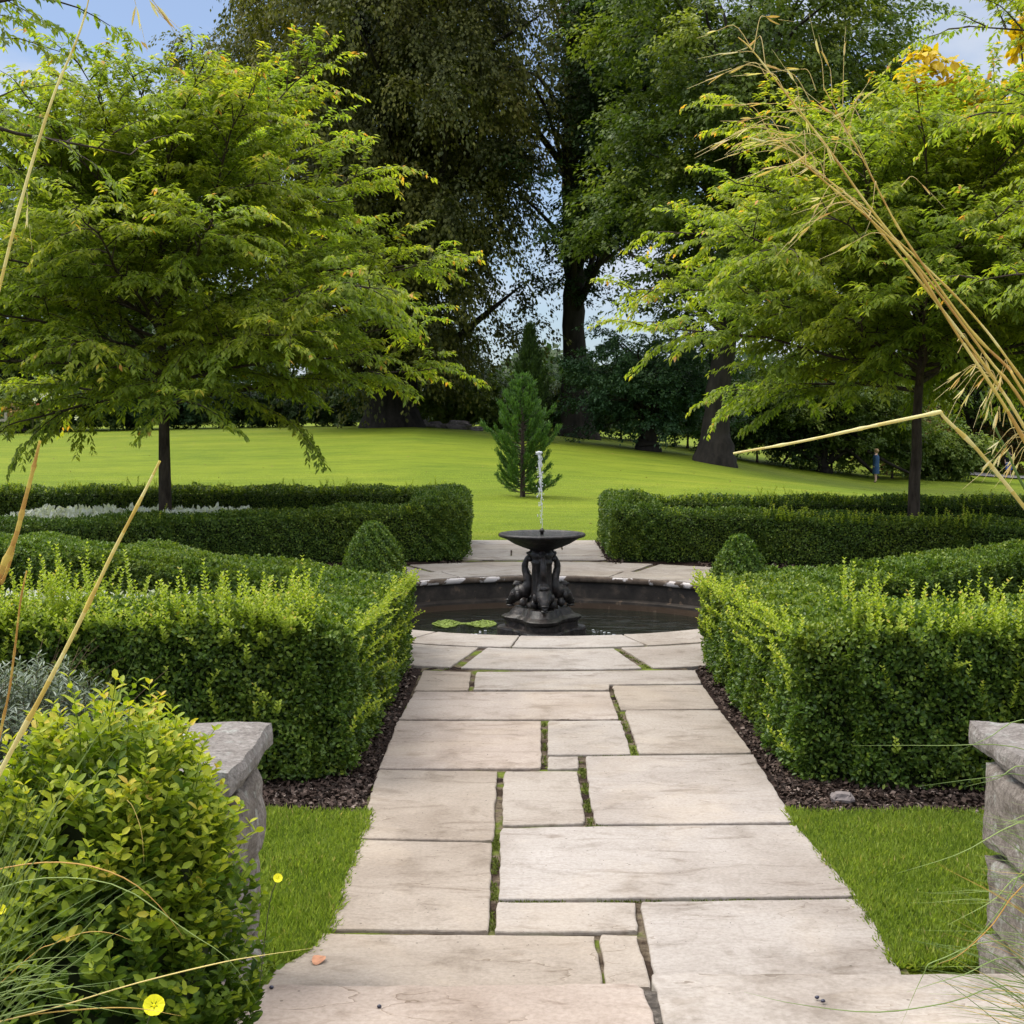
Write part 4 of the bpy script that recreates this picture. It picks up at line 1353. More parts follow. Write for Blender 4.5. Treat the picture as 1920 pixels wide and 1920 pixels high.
# a fill of woodland to the left behind the locust tree
b3 = at_ground(60, 72)
clump_tree('beech_tree', 'green tree far behind the left tree, hiding the left horizon', b3, .5, 14, 8.0, (9.5, 5, 7.0), 260, 1.5, 10, 30, .20, .5, 'oak', 12, trunk_top=9)
b4 = at_ground(1800, 74)
clump_tree('beech_tree', 'tall green tree far behind the right tree, near the right edge', b4, .5, 15, 8.6, (8.5, 5, 7.4), 260, 1.5, 10, 30, .20, .5, 'oak', 13, trunk_top=10)
b5 = at_ground(2010, 22)
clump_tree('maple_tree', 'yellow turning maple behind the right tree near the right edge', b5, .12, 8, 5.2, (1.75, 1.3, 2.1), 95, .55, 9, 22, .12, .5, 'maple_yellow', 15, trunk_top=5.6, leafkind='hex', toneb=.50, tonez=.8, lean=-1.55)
# evergreen with low dark skirts right of the conifer
b6 = at_ground(1215, 54)
clump_tree('evergreen_shrub', 'wide deep green shrub with skirts reaching the grass behind the fountain', b6, .30, 5, 2.3, (3.4, 2.4, 2.2), 190, .62, 12, 26, .085, .55, 'blueleaf', 17, cat='shrub', trunk_top=2.4, shell=.5, barkm='bark_old')
# low tree with branches lying on the ground
b7 = at_ground(1545, 60)
r7 = clump_tree('low_tree', 'low spreading tree with crooked limbs touching the lawn behind the child', b7, .22, 5, 3.0, (5.0, 2.6, 2.3), 230, .70, 11, 26, .10, .5, 'shrub', 19, trunk_top=2.6, keepf=lambda w: w[2] > b7[2] + .95 or w[0] > b7[0] + 3)
tb = Tubes()
for (x1_, h, r) in ((-3.8, .25, .13), (-1.8, .1, .10), (2.2, .1, .12), (3.9, .2, .10)):
    g = gz(b7[0] + x1_, 59.6)
    tb.add(smooth_curve([(b7[0], 60, b7[2] + .3), (b7[0] + x1_ * .35, 59.8, b7[2] + 1.0), (b7[0] + x1_ * .7, 59.7, g + .75), (b7[0] + x1_, 59.6, g + h)], 14), np.linspace(r, r * .5, 14), 7)
tb.build('low_branches', M['bark_old'], r7)
# woodland belt that closes the view at ground level: separate shrubs
belt = [  # px, Y, radius x, height, mat, label
    (30, 66, 3.2, 2.6, 'shrub', 'mixed shrub beside the wooden fence at the left edge'),
    (150, 68, 2.6, 2.4, 'oak_dark', 'dark green shrub below the white flower heads at left'),
    (285, 70, 2.8, 2.4, 'blueleaf', 'deep green shrub between the left flowers and the left trunk'),
    (420, 71, 3.0, 2.2, 'oak_dark', 'dark shrub seen just right of the left trunk'),
    (560, 71, 3.0, 2.4, 'oak_dark', 'dark shrub under the middle of the left tree'),
    (690, 70, 2.6, 2.6, 'oak_dark', 'dark shrub left of the far rocks'),
    (840, 67, 2.2, 2.4, 'shrub', 'yellowish shrub behind the far rocks'),
    (905, 66, 1.6, 2.2, 'shrub', 'light green shrub left of the small conifer'),
    (800, 73, 3.2, 5.2, 'oak_dark', 'tall dark holly behind the far rocks, left of the conifers'),
    (868, 74, 2.0, 4.3, 'oak_dark', 'tall dark holly just left of the pointed dark conifer'),
    (955, 72, 2.2, 2.6, 'oak_dark', 'tall dark shrub behind the small conifer'),
    (1062, 70, 2.2, 2.6, 'oak_dark', 'dark shrub at the foot of the straight trunk'),
    (1165, 68, 2.6, 4.0, 'oak_dark', 'tall dark shrub above the skirted evergreen'),
    (1290, 64, 2.8, 4.4, 'blueleaf', 'tall deep green shrub left of the flared trunk'),
    (1420, 60, 2.8, 3.6, 'oak_dark', 'dark shrub right of the flared trunk'),
    (1560, 62, 3.0, 3.2, 'shrub', 'yellow green shrub behind the low tree limbs'),
    (1675, 62, 2.6, 3.0, 'shrub', 'bushy shrub just left of the right trunk'),
    (1700, 66, 2.0, 3.4, 'shrub_rust', 'rust brown shrub behind the right trunk'),
    (1778, 63, 1.75, 2.1, 'shrub', 'rounded clipped bush right of the right trunk'),
    (1850, 74, 2.6, 2.4, 'shrub_rust', 'brownish flower border plants left of the person in blue shorts'),
    (1930, 76, 3.2, 3.0, 'shrub', 'shrub behind the person in blue shorts'),
]
for k, (px, Y, rx, h, mt, lab) in enumerate(belt):
    g = at_ground(px, Y)
    clump_tree('shrub', lab, g, .05, h, h * .5, (rx, rx * .7, h * .55), 75, .5 + .06 * h, 10, 22, .115, .6, mt, 30 + k, cat='shrub', group='shrubs along the far edge of the lawn', trunk_top=h * .6, shell=.5, barkm='bark')
# far woodland mass
lv = Leaves()
n = 110000
u = rng.uniform(-.62, .62, n); Y = rng.uniform(92, 125, n); X = u * Y
top = 3.6 + 1.6 * np.sin(X * .21) + 1.2 * np.sin(X * .53 + 1) + np.where(np.abs(u) > .16, 3.5, 0)
Z = ground_z(X, Y) + top * rng.uniform(0, 1, n) ** .7
lv.add(np.stack([X, Y, Z], 1), rdir(n), np.tile([0, -.6, 1.0], (n, 1)) + rdir(n) * .6, .5, .42, np.clip(.4 + rng.normal(0, .2, n), 0, 1), 'quad')
o = lv.build('distant_woods', M['oak_dark']); tag(o, 'dark belt of distant woodland closing the garden', 'woods', kind='stuff')

# conifers
def conifer(name, label, base, H, Rb, r_trunk, seed, up=.5, n_br=150, mat='conifer', clear=.0, nd=.075):
    root = empty(name, base, label, 'conifer')
    b = np.array(base)
    tb = Tubes()
    tb.add([b + [0, 0, -.05], b + [0, 0, H * .4], b + [0, 0, H * .96]], [r_trunk, r_trunk * .7, .01], 10)
    tb.build('trunk', M['bark'], root)
    lv = Leaves(); br = Tubes()
    for i in range(n_br):
        t = (i + .5) / n_br
        z = clear + (H - clear) * t
        az = i * 2.4 + rng.normal(0, .2)
        prof = np.interp(t, [0, .12, .3, .5, .75, 1], [.80, .62, .85, .78, .40, .06])
        L = Rb * prof * rng.uniform(.5, 1.2) + .05
        el = R(-4) + min(1, t * 4) * .35 + rng.normal(0, .12)
        P = bezier_limb(b + [0, 0, z], az, el, L, -up, 8, .06)
        br.add(P, np.linspace(.013, .004, 8), 4)
        m = int(L * 330 * (.075 / nd))
        s = rng.uniform(.12, 1, m) ** .8 * 7
        k0 = np.minimum(s.astype(int), 6)
        q = P[k0] + (P[k0 + 1] - P[k0]) * (s - k0)[:, None]
        q += rng.normal(0, .030 * nd / .075, (m, 3))
        dd = unit(P[k0 + 1] - P[k0])
        D = unit(dd * 1.0 + rdir(m) * .55 + [0, 0, .45])
        lv.add(q, D, rdir(m) + [0, 0, .6], nd * rng.uniform(.7, 1.4, m), nd * .28, np.clip(.42 + rng.normal(0, .2, m) + .25 * (s / 7 - .5), 0, 1), 'quad')
    br.build('branches', M['bark'], root)
    lv.build('crown', M[mat], root)
cb = G(980, 930, .03)
cy = 29.7
cx = A(980, 800, cy).x
conifer('conifer_tree', 'small feathery green conifer standing alone on the lawn behind the fountain jet', (cx, cy, gz(cx, cy)), 2.46, 1.02, .060, 3, .95, 118, clear=.06, nd=.062)
g = at_ground(993, 52)
conifer('conifer_tree', 'dark narrow conifer with a pointed top behind the small lawn conifer', g, A(990, 612, 52).z - g[2], .95, .10, 5, 1.2, 300, mat='oak_dark', nd=.13)

# ------------------------------------------------------------------ far things at the lawn's edge
g0_ = at_ground(2, 60)
f = empty('wooden_fence', g0_, 'weathered wooden fence end beside the shrubs at the left edge', 'fence')
for dx in (0, .16):
    bm = bmesh.new(); rough_block(bm, (g0_[0] + dx - .9 * (dx > 0) * 0, 60 - .05, g0_[2] - .1), (g0_[0] + dx + .10, 60.05, g0_[2] + (.80 if dx == 0 else .95)), .008, .1, 2)
    if dx: bm_obj('post', bm, M['wood'], f)
    else: bm.free()
for z in (.25, .58):
    bm = bmesh.new(); rough_block(bm, (g0_[0] - 2.6, 59.98, g0_[2] + z), (g0_[0] + .155, 60.02, g0_[2] + z + .10), .006, .12, 3)
    bm_obj('rail', bm, M['wood'], f)
for k, (px, Y, s) in enumerate(((785, 63, .5), (815, 64, .42), (858, 63.5, .62), (838, 64, .35), (895, 62, .3))):
    g = at_ground(px, Y)
    bm = bmesh.new(); blob(bm, (g[0], g[1], g[2] + s * .2), (s, s * .7, s * .42), k, .45, 3, 1.8)
    o = bm_obj('rock', bm, M['rock'], None)
    tag(o, ['grey rock farthest left of the far rocks', 'low brown rock second from the left of the far rocks', 'widest grey rock of the far group',
            'small rock tucked left of the widest far rock', 'small rock nearest the lone conifer'][k], 'rock', 'rocks at the far edge of the lawn')
# flower heads in the left border
def flowers(name, label, pxs, Y, mat, s):
    lv = Leaves(); tb = Tubes()
    c = A(np.mean([p[0] for p in pxs]), np.mean([p[1] for p in pxs]), Y)
    for px, py in pxs:
        p = A(px, py, Y + rng.uniform(-.4, .4))
        g = gz(p.x, p.y)
        tb.add([(p.x, p.y, g), (p.x + .05, p.y, (g + p.z) / 2), (p.x, p.y, p.z)], [.012, .01, .008], 4)
        n = 26
        P = np.array([[p.x, p.y, p.z]]) + rng.normal(0, s * .55, (n, 3))
        lv.add(P, rdir(n), rdir(n), s * .8, s * .6, rng.uniform(0, 1, n), 'quad')
    root = empty(name, (c.x, Y, gz(c.x, Y)), label, 'flower')
    lv.build('flower_heads', M[mat], root)['kind'] = 'stuff'; tb.build('stem', M['stem'], root)
flowers('flower_clump', 'tall clump of white flower heads in the left border', [(78, 742), (88, 741), (96, 744), (66, 750), (110, 748), (118, 750), (58, 765), (127, 756), (144, 783), (92, 752)], 60, 'petal_white', .09)
flowers('flower_clump', 'dusty red flower heads beside the white ones in the left border', [(60, 762), (72, 760), (76, 768), (66, 772), (80, 762), (58, 770)], 60.3, 'petal_red', .10)
flowers('flower_clump', 'rusty orange flower heads near the wooden fence', [(8, 765), (20, 770), (28, 760), (14, 780), (26, 782), (34, 775)], 60.3, 'shrub_rust', .16)
# gravel path strip at the far right
bm = bmesh.new()
vs = []
for px, Y in ((1790, 70), (1840, 68.2), (1900, 67.4), (2050, 67), (2050, 69), (1900, 70), (1840, 71.5), (1790, 72.5)):
    x = A(px, 800, Y).x
    vs.append(bm.verts.new((x, Y, gz(x, Y) + .05)))
bm.faces.new(vs)
o = bm_obj('gravel_path', bm, M['path_far']); tag(o, kind='structure')
# white / silver bedding
def bedding(x0, x1, y0, y1, n, label, hmax, sz):
    lv = Leaves()
    x = rng.uniform(x0, x1, n); y = rng.uniform(y0, y1, n)
    cx_ = np.round(x / .22) * .22; cy_ = np.round(y / .22) * .22
    bumpz = np.exp(-((x - cx_) ** 2 + (y - cy_) ** 2) / .012) * .08
    z = .02 + hmax * rng.uniform(.35, 1, n) ** .5 + bumpz
    D = unit(rdir(n) * .8 + [0, 0, .5])
    lv.add(np.stack([x, y, z], 1), D, rdir(n) * .8 + [0, 0, .6], sz * rng.uniform(.7, 1.3, n), sz * .6, np.clip(rng.normal(.6, .25, n), 0, 1), 'hex', .2)
    o = lv.build('bedding_plants', M['white_leaf']); tag(o, label, 'bedding plants', kind='stuff')
bedding(-6.2, -3.4, 17.4, 18.9, 9000, 'white felted bedding foliage under the left tree', .42, .10)
bedding(-3.9, -2.2, 8.6, 9.8, 5000, 'white felted bedding foliage behind the left foreground hedge', .48, .06)

# ------------------------------------------------------------------ people far off
def person(base, H, rz, label, coat, lower, hair, shorts=False):
    """small standing figure; body is one continuous swept surface, clothing and hair are children"""
    root = empty('person', base, label, 'person', None, 0)
    b = Vector(base); c, s = math.cos(rz), math.sin(rz)
    def W_(x, y, z): return (b.x + (x * c - y * s) * H, b.y + (x * s + y * c) * H, b.z + z * H)
    me = bpy.data.meshes.new('body')
    pts = [(0, 0, .50), (0, 0, .62), (0, 0, .74), (0, 0, .80), (0, 0, .845), (0, .005, .90), (0, .005, .965),
           (.055, 0, .47), (.058, .005, .27), (.060, -.01, .06), (.062, .05, .02),
           (-.055, 0, .47), (-.058, .01, .27), (-.060, 0, .06), (-.062, .06, .02),
           (.115, 0, .79), (.145, -.01, .63), (.135, .04, .50), (.13, .05, .455),
           (-.115, 0, .79), (-.145, -.01, .63), (-.130, .05, .50), (-.125, .06, .455)]
    ed = [(0, 1), (1, 2), (2, 3), (3, 4), (4, 5), (5, 6), (0, 7), (7, 8), (8, 9), (9, 10), (0, 11), (11, 12), (12, 13), (13, 14),
          (3, 15), (15, 16), (16, 17), (17, 18), (3, 19), (19, 20), (20, 21), (21, 22)]
    rad = [.085, .075, .085, .06, .034, .062, .045, .055, .036, .024, .022, .055, .036, .024, .022, .036, .026, .019, .018, .036, .026, .019, .018]
    me.from_pydata([W_(*p) for p in pts], ed, [])
    o = bpy.data.objects.new('body', me); COL.objects.link(o)
    o.parent = root; o.matrix_parent_inverse = Matrix.Translation(-b)
    md = o.modifiers.new('skin', 'SKIN'); md.use_smooth_shade = True
    for k, r in enumerate(rad):
        me.skin_vertices[0].data[k].radius = (r * H, r * H * .85)
    me.skin_vertices[0].data[0].use_root = True
    sb = o.modifiers.new('sub', 'SUBSURF'); sb.levels = 2; sb.render_levels = 2
    me.materials.append(M['skin'])
    dg = bpy.context.evaluated_depsgraph_get()
    ev = bpy.data.meshes.new_from_object(o.evaluated_get(dg))
    o.modifiers.clear(); o.data = ev
    if not ev.materials: ev.materials.append(M['skin'])
    def loft(name, rows, mat, sx=0):
        tb = Tubes()
        bm = bmesh.new(); rings = []
        for (z, rx, ry) in rows:
            rings.append([bm.verts.new(W_(sx + rx * math.cos(2 * math.pi * k / 20), ry * math.sin(2 * math.pi * k / 20), z)) for k in range(20)])
        for A_, B_ in zip(rings, rings[1:]):
            for k in range(20): bm.faces.new((A_[k], A_[(k + 1) % 20], B_[(k + 1) % 20], B_[k]))
        return bm_obj(name, bm, mat, root, True)
    if not shorts:
        loft('coat', [(.27, .135, .10), (.40, .125, .10), (.52, .115, .095), (.62, .105, .09), (.74, .13, .095), (.80, .115, .075), (.83, .05, .05)], coat)
        for sg in (-1, 1):
            tb = Tubes(); tb.add([W_(sg * .10, 0, .80), W_(sg * .150, -.01, .64), W_(sg * .138, .035, .49)], [.048 * H, .040 * H, .032 * H], 10); tb.build('sleeve', coat, root)
            bm = bmesh.new(); blob(bm, W_(sg * .061, .03, .022), (.035 * H, .06 * H, .026 * H), 1, .05); bm_obj('shoe', bm, M['black'], root, True)
    else:
        loft('shirt', [(.50, .112, .09), (.60, .108, .085), (.74, .128, .09), (.80, .112, .075), (.83, .05, .05)], coat)
        loft('waistband', [(.475, .125, .10), (.53, .122, .098)], M['white_cloth'])
        for sg in (-1, 1):
            tb = Tubes(); tb.add([W_(sg * .10, 0, .80), W_(sg * .148, -.01, .64)], [.046 * H, .042 * H], 10); tb.build('sleeve', coat, root)
            loft('shorts', [(.24, .062, .075), (.36, .066, .08), (.49, .066, .092)], lower, sg * .058)
    bm = bmesh.new()
    blob(bm, W_(0, -.012, .935), (.068 * H, .072 * H, .066 * H), 3, .12, 3)
    bm_obj('hair', bm, hair, root, True)
    if not shorts:
        bm = bmesh.new()
        
        for sg in (-1, 1):
            bm = bmesh.new(); blob(bm, W_(sg * .026, .062, .915), (.008 * H, .006 * H, .006 * H), 1, 0, 1); bm_obj('eye', bm, M['black'], root)
        pass
p1 = at_ground(1642, 55)
for k in range(12):
    yv = 46 + k
    x = A(1642, 900, yv).x
    if abs(gz(x, yv) - A(1642, 901, yv).z) < abs(gz(p1[0], p1[1]) - A(1642, 901, p1[1]).z): p1 = (x, yv, gz(x, yv))
H1 = A(1642, 841, p1[1]).z - p1[2]
person(p1, H1, R(75), 'fair haired child in a long dark blue coat standing on the lawn', M['navy'], M['navy'], M['hair'])
p2 = at_ground(1891, 66)
for k in range(20):
    yv = 56 + k
    x = A(1891, 900, yv).x
    if abs(gz(x, yv) - A(1891, 893, yv).z) < abs(gz(p2[0], p2[1]) - A(1891, 893, p2[1]).z): p2 = (x, yv, gz(x, yv))
H2 = A(1891, 843, p2[1]).z - p2[2]
person(p2, H2, R(170), 'person in a black top and bright blue shorts at the far right of the lawn', M['black'], M['blue'], M['hair_dark'], True)
print('people', p1, H1, p2, H2)

# ------------------------------------------------------------------ golden box bush in front of the left wall
def near_bush(cx_, cy_, cz_, r, label, n_st, leafL, seed):
    root = empty('box_bush', (cx_, cy_, .22), label, 'bush')
    lv = Leaves(); tb = Tubes()
    def surf(v):     # lumpy surface
        k = 1 + .10 * math.sin(v[0] * 4 + seed) + .09 * math.sin(v[1] * 5 + v[2] * 3 + seed)
        return np.array([cx_ + v[0] * r[0] * k, cy_ + v[1] * r[1] * k, cz_ + v[2] * r[2] * k])
    for q in range(n_st):
        v = rng.normal(size=3)
        v /= np.linalg.norm(v)
        if v[1] > .55 and rng.uniform() < .6: v[1] = -v[1]
        if v[2] < -.9: v[2] = -v[2]
        v8 = np.sign(v) * np.abs(v) ** .78
        tip = surf(v8 / max(1, np.linalg.norm(v8) * .93))
        inner = rng.uniform(0, 1) < .45
        if inner: tip = tip - v * rng.uniform(.03, .12)
        dirv = unit(np.array([v[0] * .55, v[1] * .55, .55 + .35 * max(v[2], 0)])[None] + rng.normal(0, .18, (1, 3)))[0]
        ln = rng.uniform(.07, .17)
        if v[2] > .4 and rng.uniform() < .12: ln += .06; tip = tip + [0, 0, .05]
        k = max(4, int(ln / .017))
        t = np.linspace(0, 1, k)
        P = (tip - dirv * ln) + dirv * ln * t[:, None] + (rng.normal(0, .1, 3) * ln) * (t * t)[:, None]
        tb.add(P, np.linspace(.0018, .0010, k), 4)
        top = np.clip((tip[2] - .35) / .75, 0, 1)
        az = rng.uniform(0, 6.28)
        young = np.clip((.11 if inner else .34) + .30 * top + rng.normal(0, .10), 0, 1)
        for w in (0, 1):
            a = az + np.arange(k) * 1.57 + w * math.pi
            o_ = np.stack([np.cos(a), np.sin(a), np.zeros(k)], 1)
            D = unit(o_ * .85 + dirv * .65 + rng.normal(0, .12, (k, 3)))
            sz = leafL * (1.1 - .40 * t) * rng.uniform(.8, 1.2, k)
            lv.add(P, D, dirv - o_ * .3 + .25 * rng.normal(size=(k, 3)), sz, sz * .50, np.clip(young + .32 * (t - .5) + rng.normal(0, .07, k), 0, 1), 'hex', .06, .16)
    lv.absorb(tb, .45)
    lv.build('foliage', M['box_gold'], root)
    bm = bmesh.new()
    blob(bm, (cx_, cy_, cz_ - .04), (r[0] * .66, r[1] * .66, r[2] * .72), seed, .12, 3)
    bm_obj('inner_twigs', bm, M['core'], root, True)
near_bush(-.985, 3.35, .585, (.39, .40, .485), 'golden green box bush in front of the left capstone', 1700, .036, 1)
near_bush(-1.43, 3.1, .46, (.30, .38, .42), 'smaller golden green box bush at the left edge among the grass blades', 700, .036, 5)

# silver leaved plants
def silver(cx_, cy_, cz_, r, label, n_st, seed):
    root = empty('silver_bush', (cx_, cy_, .22), label, 'bush')
    lv = Leaves(); tb = Tubes()
    for q in range(n_st):
        v = rng.normal(size=3); v /= np.linalg.norm(v)
        v[2] = abs(v[2])
        tip = np.array([cx_, cy_, cz_]) + v * np.array(r) * rng.uniform(.75, 1.05)
        d = unit((v * .8 + [0, 0, .5] + rng.normal(0, .2, 3))[None])[0]
        ln = rng.uniform(.06, .13); k = 8
        t = np.linspace(0, 1, k)
        P = tip - d * ln + d * ln * t[:, None]
        tb.add(P, .0012, 3)
        for w in (0, 1):
            a = rng.uniform(0, 6.28) + np.arange(k) * 2.4 + w * math.pi
            o_ = np.stack([np.cos(a), np.sin(a), np.zeros(k)], 1)
            lv.add(P, unit(o_ + d * .7), d + .3 * rng.normal(size=(k, 3)), .026, .0045, np.clip(rng.normal(.5, .22, k), 0, 1), 'hex', .1)
    lv.absorb(tb, .1)
    lv.build('foliage', M['silver'], root)
silver(-1.36, 3.95, .74, (.34, .26, .37), 'silver grey bush with dry flower stalks behind the golden box bush', 1100, 1)
silver(-1.02, 2.62, .30, (.22, .18, .14), 'low silver grey plant in the bottom left corner', 260, 2)
# dry wiry flower stalks over the silver bush
tb = Tubes()
for q in range(110):
    b0 = np.array([-1.42 + rng.normal(0, .16), 3.9 + rng.normal(0, .1), .8])
    d = np.array([rng.normal(.18, .22), rng.normal(0, .1), 1]) ; ln = rng.uniform(.15, .42)
    c = rng.normal(0, .25, 3); c[2] = -abs(c[2])
    t = np.linspace(0, 1, 9)
    tb.add(b0 + d * ln * t[:, None] + c * ln * (t ** 2)[:, None], np.linspace(.0014, .0007, 9), 3, rng.uniform(0, .5))
o = tb.build('dry_stalks', M['twig']); tag(o, 'tangle of dry wiry flower stalks above the silver grey bush', 'dry stalks', kind='stuff')

# ------------------------------------------------------------------ giant feather grass
def spike(lv, tb, start, end, sz, tone, sag=.02):
    s = np.array(start); e = np.array(end)
    mid = (s + e) / 2 + [0, 0, sag]
    P = smooth_curve([s, mid, e], 8)
    tb.add(P, np.linspace(.0007, .0004, 8), 3, .6)
    d = unit((e - P[-3])[None])[0]
    n = 2
    D = unit(np.tile(d, (n, 1)) + rng.normal(0, .13, (n, 3)))
    lv.add(np.tile(e, (n, 1)), D, rdir(n), sz * rng.uniform(.8, 1.1, n), sz * .11, np.clip(tone + rng.normal(0, .2, n), 0, 1), 'hex', .05, .25)
    # awn
    tb.add([e + d * sz * .8, e + d * sz * 1.9 + rng.normal(0, .004, 3)], [.0004, .0002], 3, .8)
def stalk(tb, pts, Y, w0, w1, tone, ydelta=0, n=26):
    k = len(pts)
    P = [A(px, py, Y + ydelta * i / (k - 1)) for i, (px, py) in enumerate(pts)]
    C = smooth_curve(P, n)
    wy = Y / FPX / 2
    rr = np.linspace(w0 * wy, w1 * wy, n)
    for q in range(6, n, 9): rr[q] *= 1.35                      # nodes
    rr *= 1 + .06 * rng.normal(size=n)
    tt_ = np.clip(tone + .22 * np.sin(np.arange(n) * .8 + tone * 9) + rng.normal(0, .12, n), 0, 1)
    tb.add(C, rr, 7, tt_)
    return C
YR = 2.0
root = empty('feather_grass', (1.72, 1.9, .24), 'tall golden feather grass leaning in from the right edge', 'ornamental grass')
stems = [
    ([(1384, 70), (1406, 89), (1442, 134), (1474, 176), (1519, 234), (1558, 286), (1623, 379), (1716, 500), (1795, 627), (1849, 708), (1920, 824), (2080, 1120), (2300, 1620), (2420, 1950)], 2, 7, .45),
    ([(1439, 257), (1481, 279), (1548, 334), (1610, 386), (1703, 500), (1819, 648), (1878, 732), (1920, 800), (2100, 1110), (2320, 1620), (2440, 1950)], 2, 8, .55),
    ([(1500, 300), (1560, 352), (1630, 410), (1725, 505), (1855, 675), (1920, 758), (2120, 1080), (2340, 1600), (2450, 1950)], 3, 7, .35),
    ([(1545, 165), (1580, 230), (1616, 295), (1652, 366), (1687, 431), (1733, 500), (1825, 625), (1890, 690), (1920, 737), (2130, 1060), (2350, 1600), (2460, 1950)], 2, 7, .25),
    ([(1600, 370), (1660, 430), (1736, 500), (1831, 598), (1920, 717), (2150, 1050), (2360, 1600), (2470, 1950)], 2, 7, .5),
]
curves = []
for pts, w0, w1, tone in stems:
    tb = Tubes()
    curves.append(stalk(tb, pts, YR + rng.uniform(-.05, .05), w0, w1, tone, -.1, 44))
    tb.build('stem', M['straw'], root)
tb = Tubes()
stalk(tb, [(1375, 850), (1500, 828), (1640, 798), (1765, 772)], YR, 4, 7.5, 1.0)
stalk(tb, [(1765, 771), (1772, 784), (1830, 840), (1890, 912), (1920, 950), (2080, 1160), (2300, 1560), (2440, 1960)], YR, 6, 9, .75)
o = tb.build('bent_stem', M['straw'], root); o['label'] = 'pale stem snapped over sideways'
tb = Tubes()
stalk(tb, [(1838, 735), (1860, 790), (1890, 850), (1930, 930), (2100, 1200), (2400, 1950)], YR, 4, 6, .0)
stalk(tb, [(1815, 820), (1850, 870), (1905, 935), (2050, 1150), (2350, 1900)], YR + .05, 3, 5, .1)
tb.build('stem', M['reed_green'], root)
lv = Leaves(); tb = Tubes()
sp = [((1442, 134), (1385, 100)), ((1440, 150), (1402, 118)), ((1450, 140), (1358, 140)), ((1474, 176), (1430, 140)), ((1519, 190), (1470, 130)), ((1530, 170), (1500, 128)), ((1500, 210), (1490, 150)),
      ((1519, 234), (1430, 192)), ((1500, 232), (1400, 235)), ((1480, 240), (1370, 258)), ((1470, 250), (1362, 262)), ((1500, 290), (1390, 285)), ((1490, 285), (1420, 265)), ((1558, 286), (1500, 250)),
      ((1548, 334), (1462, 312)), ((1555, 338), (1448, 322)), ((1560, 300), (1600, 200)), ((1600, 290), (1560, 215)), ((1616, 230), (1585, 205)), ((1590, 250), (1612, 190)), ((1545, 170), (1540, 105)),
      ((1560, 180), (1555, 125)), ((1580, 200), (1580, 105)), ((1548, 334), (1528, 310)), ((1530, 320), (1515, 290)), ((1530, 300), (1465, 262)), ((1500, 300), (1475, 275)), ((1510, 290), (1440, 268)),
      ((1620, 385), (1545, 380)), ((1640, 400), (1560, 395)), ((1600, 380), (1520, 425)), ((1600, 375), (1500, 435)), ((1590, 370), (1565, 370)), ((1690, 350), (1730, 345)), ((1680, 450), (1600, 455)),
      ((1845, 700), (1800, 702)), ((1850, 705), (1808, 694)), ((1853, 700), (1812, 728)), ((1856, 706), (1818, 732)), ((1852, 690), (1830, 678)), ((1870, 720), (1850, 700)), ((1876, 735), (1851, 745)), ((1880, 720), (1862, 715)),
      ((1890, 690), (1880, 692)), ((1795, 640), (1815, 645)), ((1796, 662), (1820, 660)), ((1835, 680), (1845, 670)), ((1900, 700), (1880, 700)),
      ((1920, 810), (1872, 825)), ((1925, 815), (1880, 850)), ((1925, 820), (1865, 860)), ((1930, 825), (1895, 835)), ((1935, 830), (1905, 850)), ((1940, 840), (1898, 868)), ((1900, 870), (1893, 835)), ((1930, 850), (1912, 862)),
      ((1860, 780), (1855, 760)), ((1875, 790), (1868, 765)), ((1880, 800), (1885, 775))]
for (a, b) in sp:
    y = YR + rng.uniform(-.06, .06)
    S0, E0 = np.array(A(*a, y)), np.array(A(b[0] + rng.uniform(-4, 4), b[1] + rng.uniform(-4, 4), y))
    spike(lv, tb, S0, E0, rng.uniform(.022, .030), rng.uniform(.3, .9), .012)
for C in curves[:4]:
    for q in range(4):
        s = int(rng.uniform(0, 12))
        st_ = C[s]
        d = np.array([rng.uniform(-.10, .03), rng.uniform(-.04, .04), rng.uniform(-.03, .05)])
        spike(lv, tb, st_, st_ + d, rng.uniform(.020, .030), rng.uniform(.2, .9), .02)
lv.absorb(tb)
lv.build('flower_panicle', M['spikelet'], root)
# green basal blades right
def blade(tb, pts, Y, w, tone, yd=0, n=18):
    P = [A(px, py, Y + yd * i / (len(pts) - 1)) for i, (px, py) in enumerate(pts)]
    C = smooth_curve(P, n)
    wy = Y / FPX / 2
    r = w * wy * np.clip(np.linspace(0.15, 2.2, n), .15, 1)
    tb.add(C, r, 5, tone, .4)
tb = Tubes()
spec = [[(1600, 1398), (1760, 1398), (1920, 1405), (2080, 1500), (2250, 1900)], [(1718, 1475), (1850, 1458), (1930, 1458), (2080, 1550), (2250, 1950)],
        [(1680, 1638), (1800, 1600), (1920, 1540), (2050, 1540), (2250, 1900)], [(1775, 1735), (1860, 1690), (1930, 1640), (2100, 1700), (2250, 1950)],
        [(1785, 1413), (1850, 1385), (1930, 1350), (2080, 1420), (2300, 1900)], [(1740, 1815), (1810, 1780), (1880, 1700), (1930, 1620), (2020, 1640), (2250, 1950)],
        [(1395, 1860), (1490, 1882), (1640, 1898), (1780, 1880), (1920, 1850), (2200, 1960)], [(1690, 1920), (1730, 1830), (1760, 1800), (1920, 1770), (2200, 1950)],
        [(1700, 1860), (1800, 1830), (1930, 1800), (2200, 1950)], [(1810, 1475), (1870, 1460), (1935, 1440), (2100, 1560), (2250, 1950)]]
for k, pts in enumerate(spec): blade(tb, pts, 2.15 + .03 * (k % 4), 4.5, rng.uniform(.2, 1))
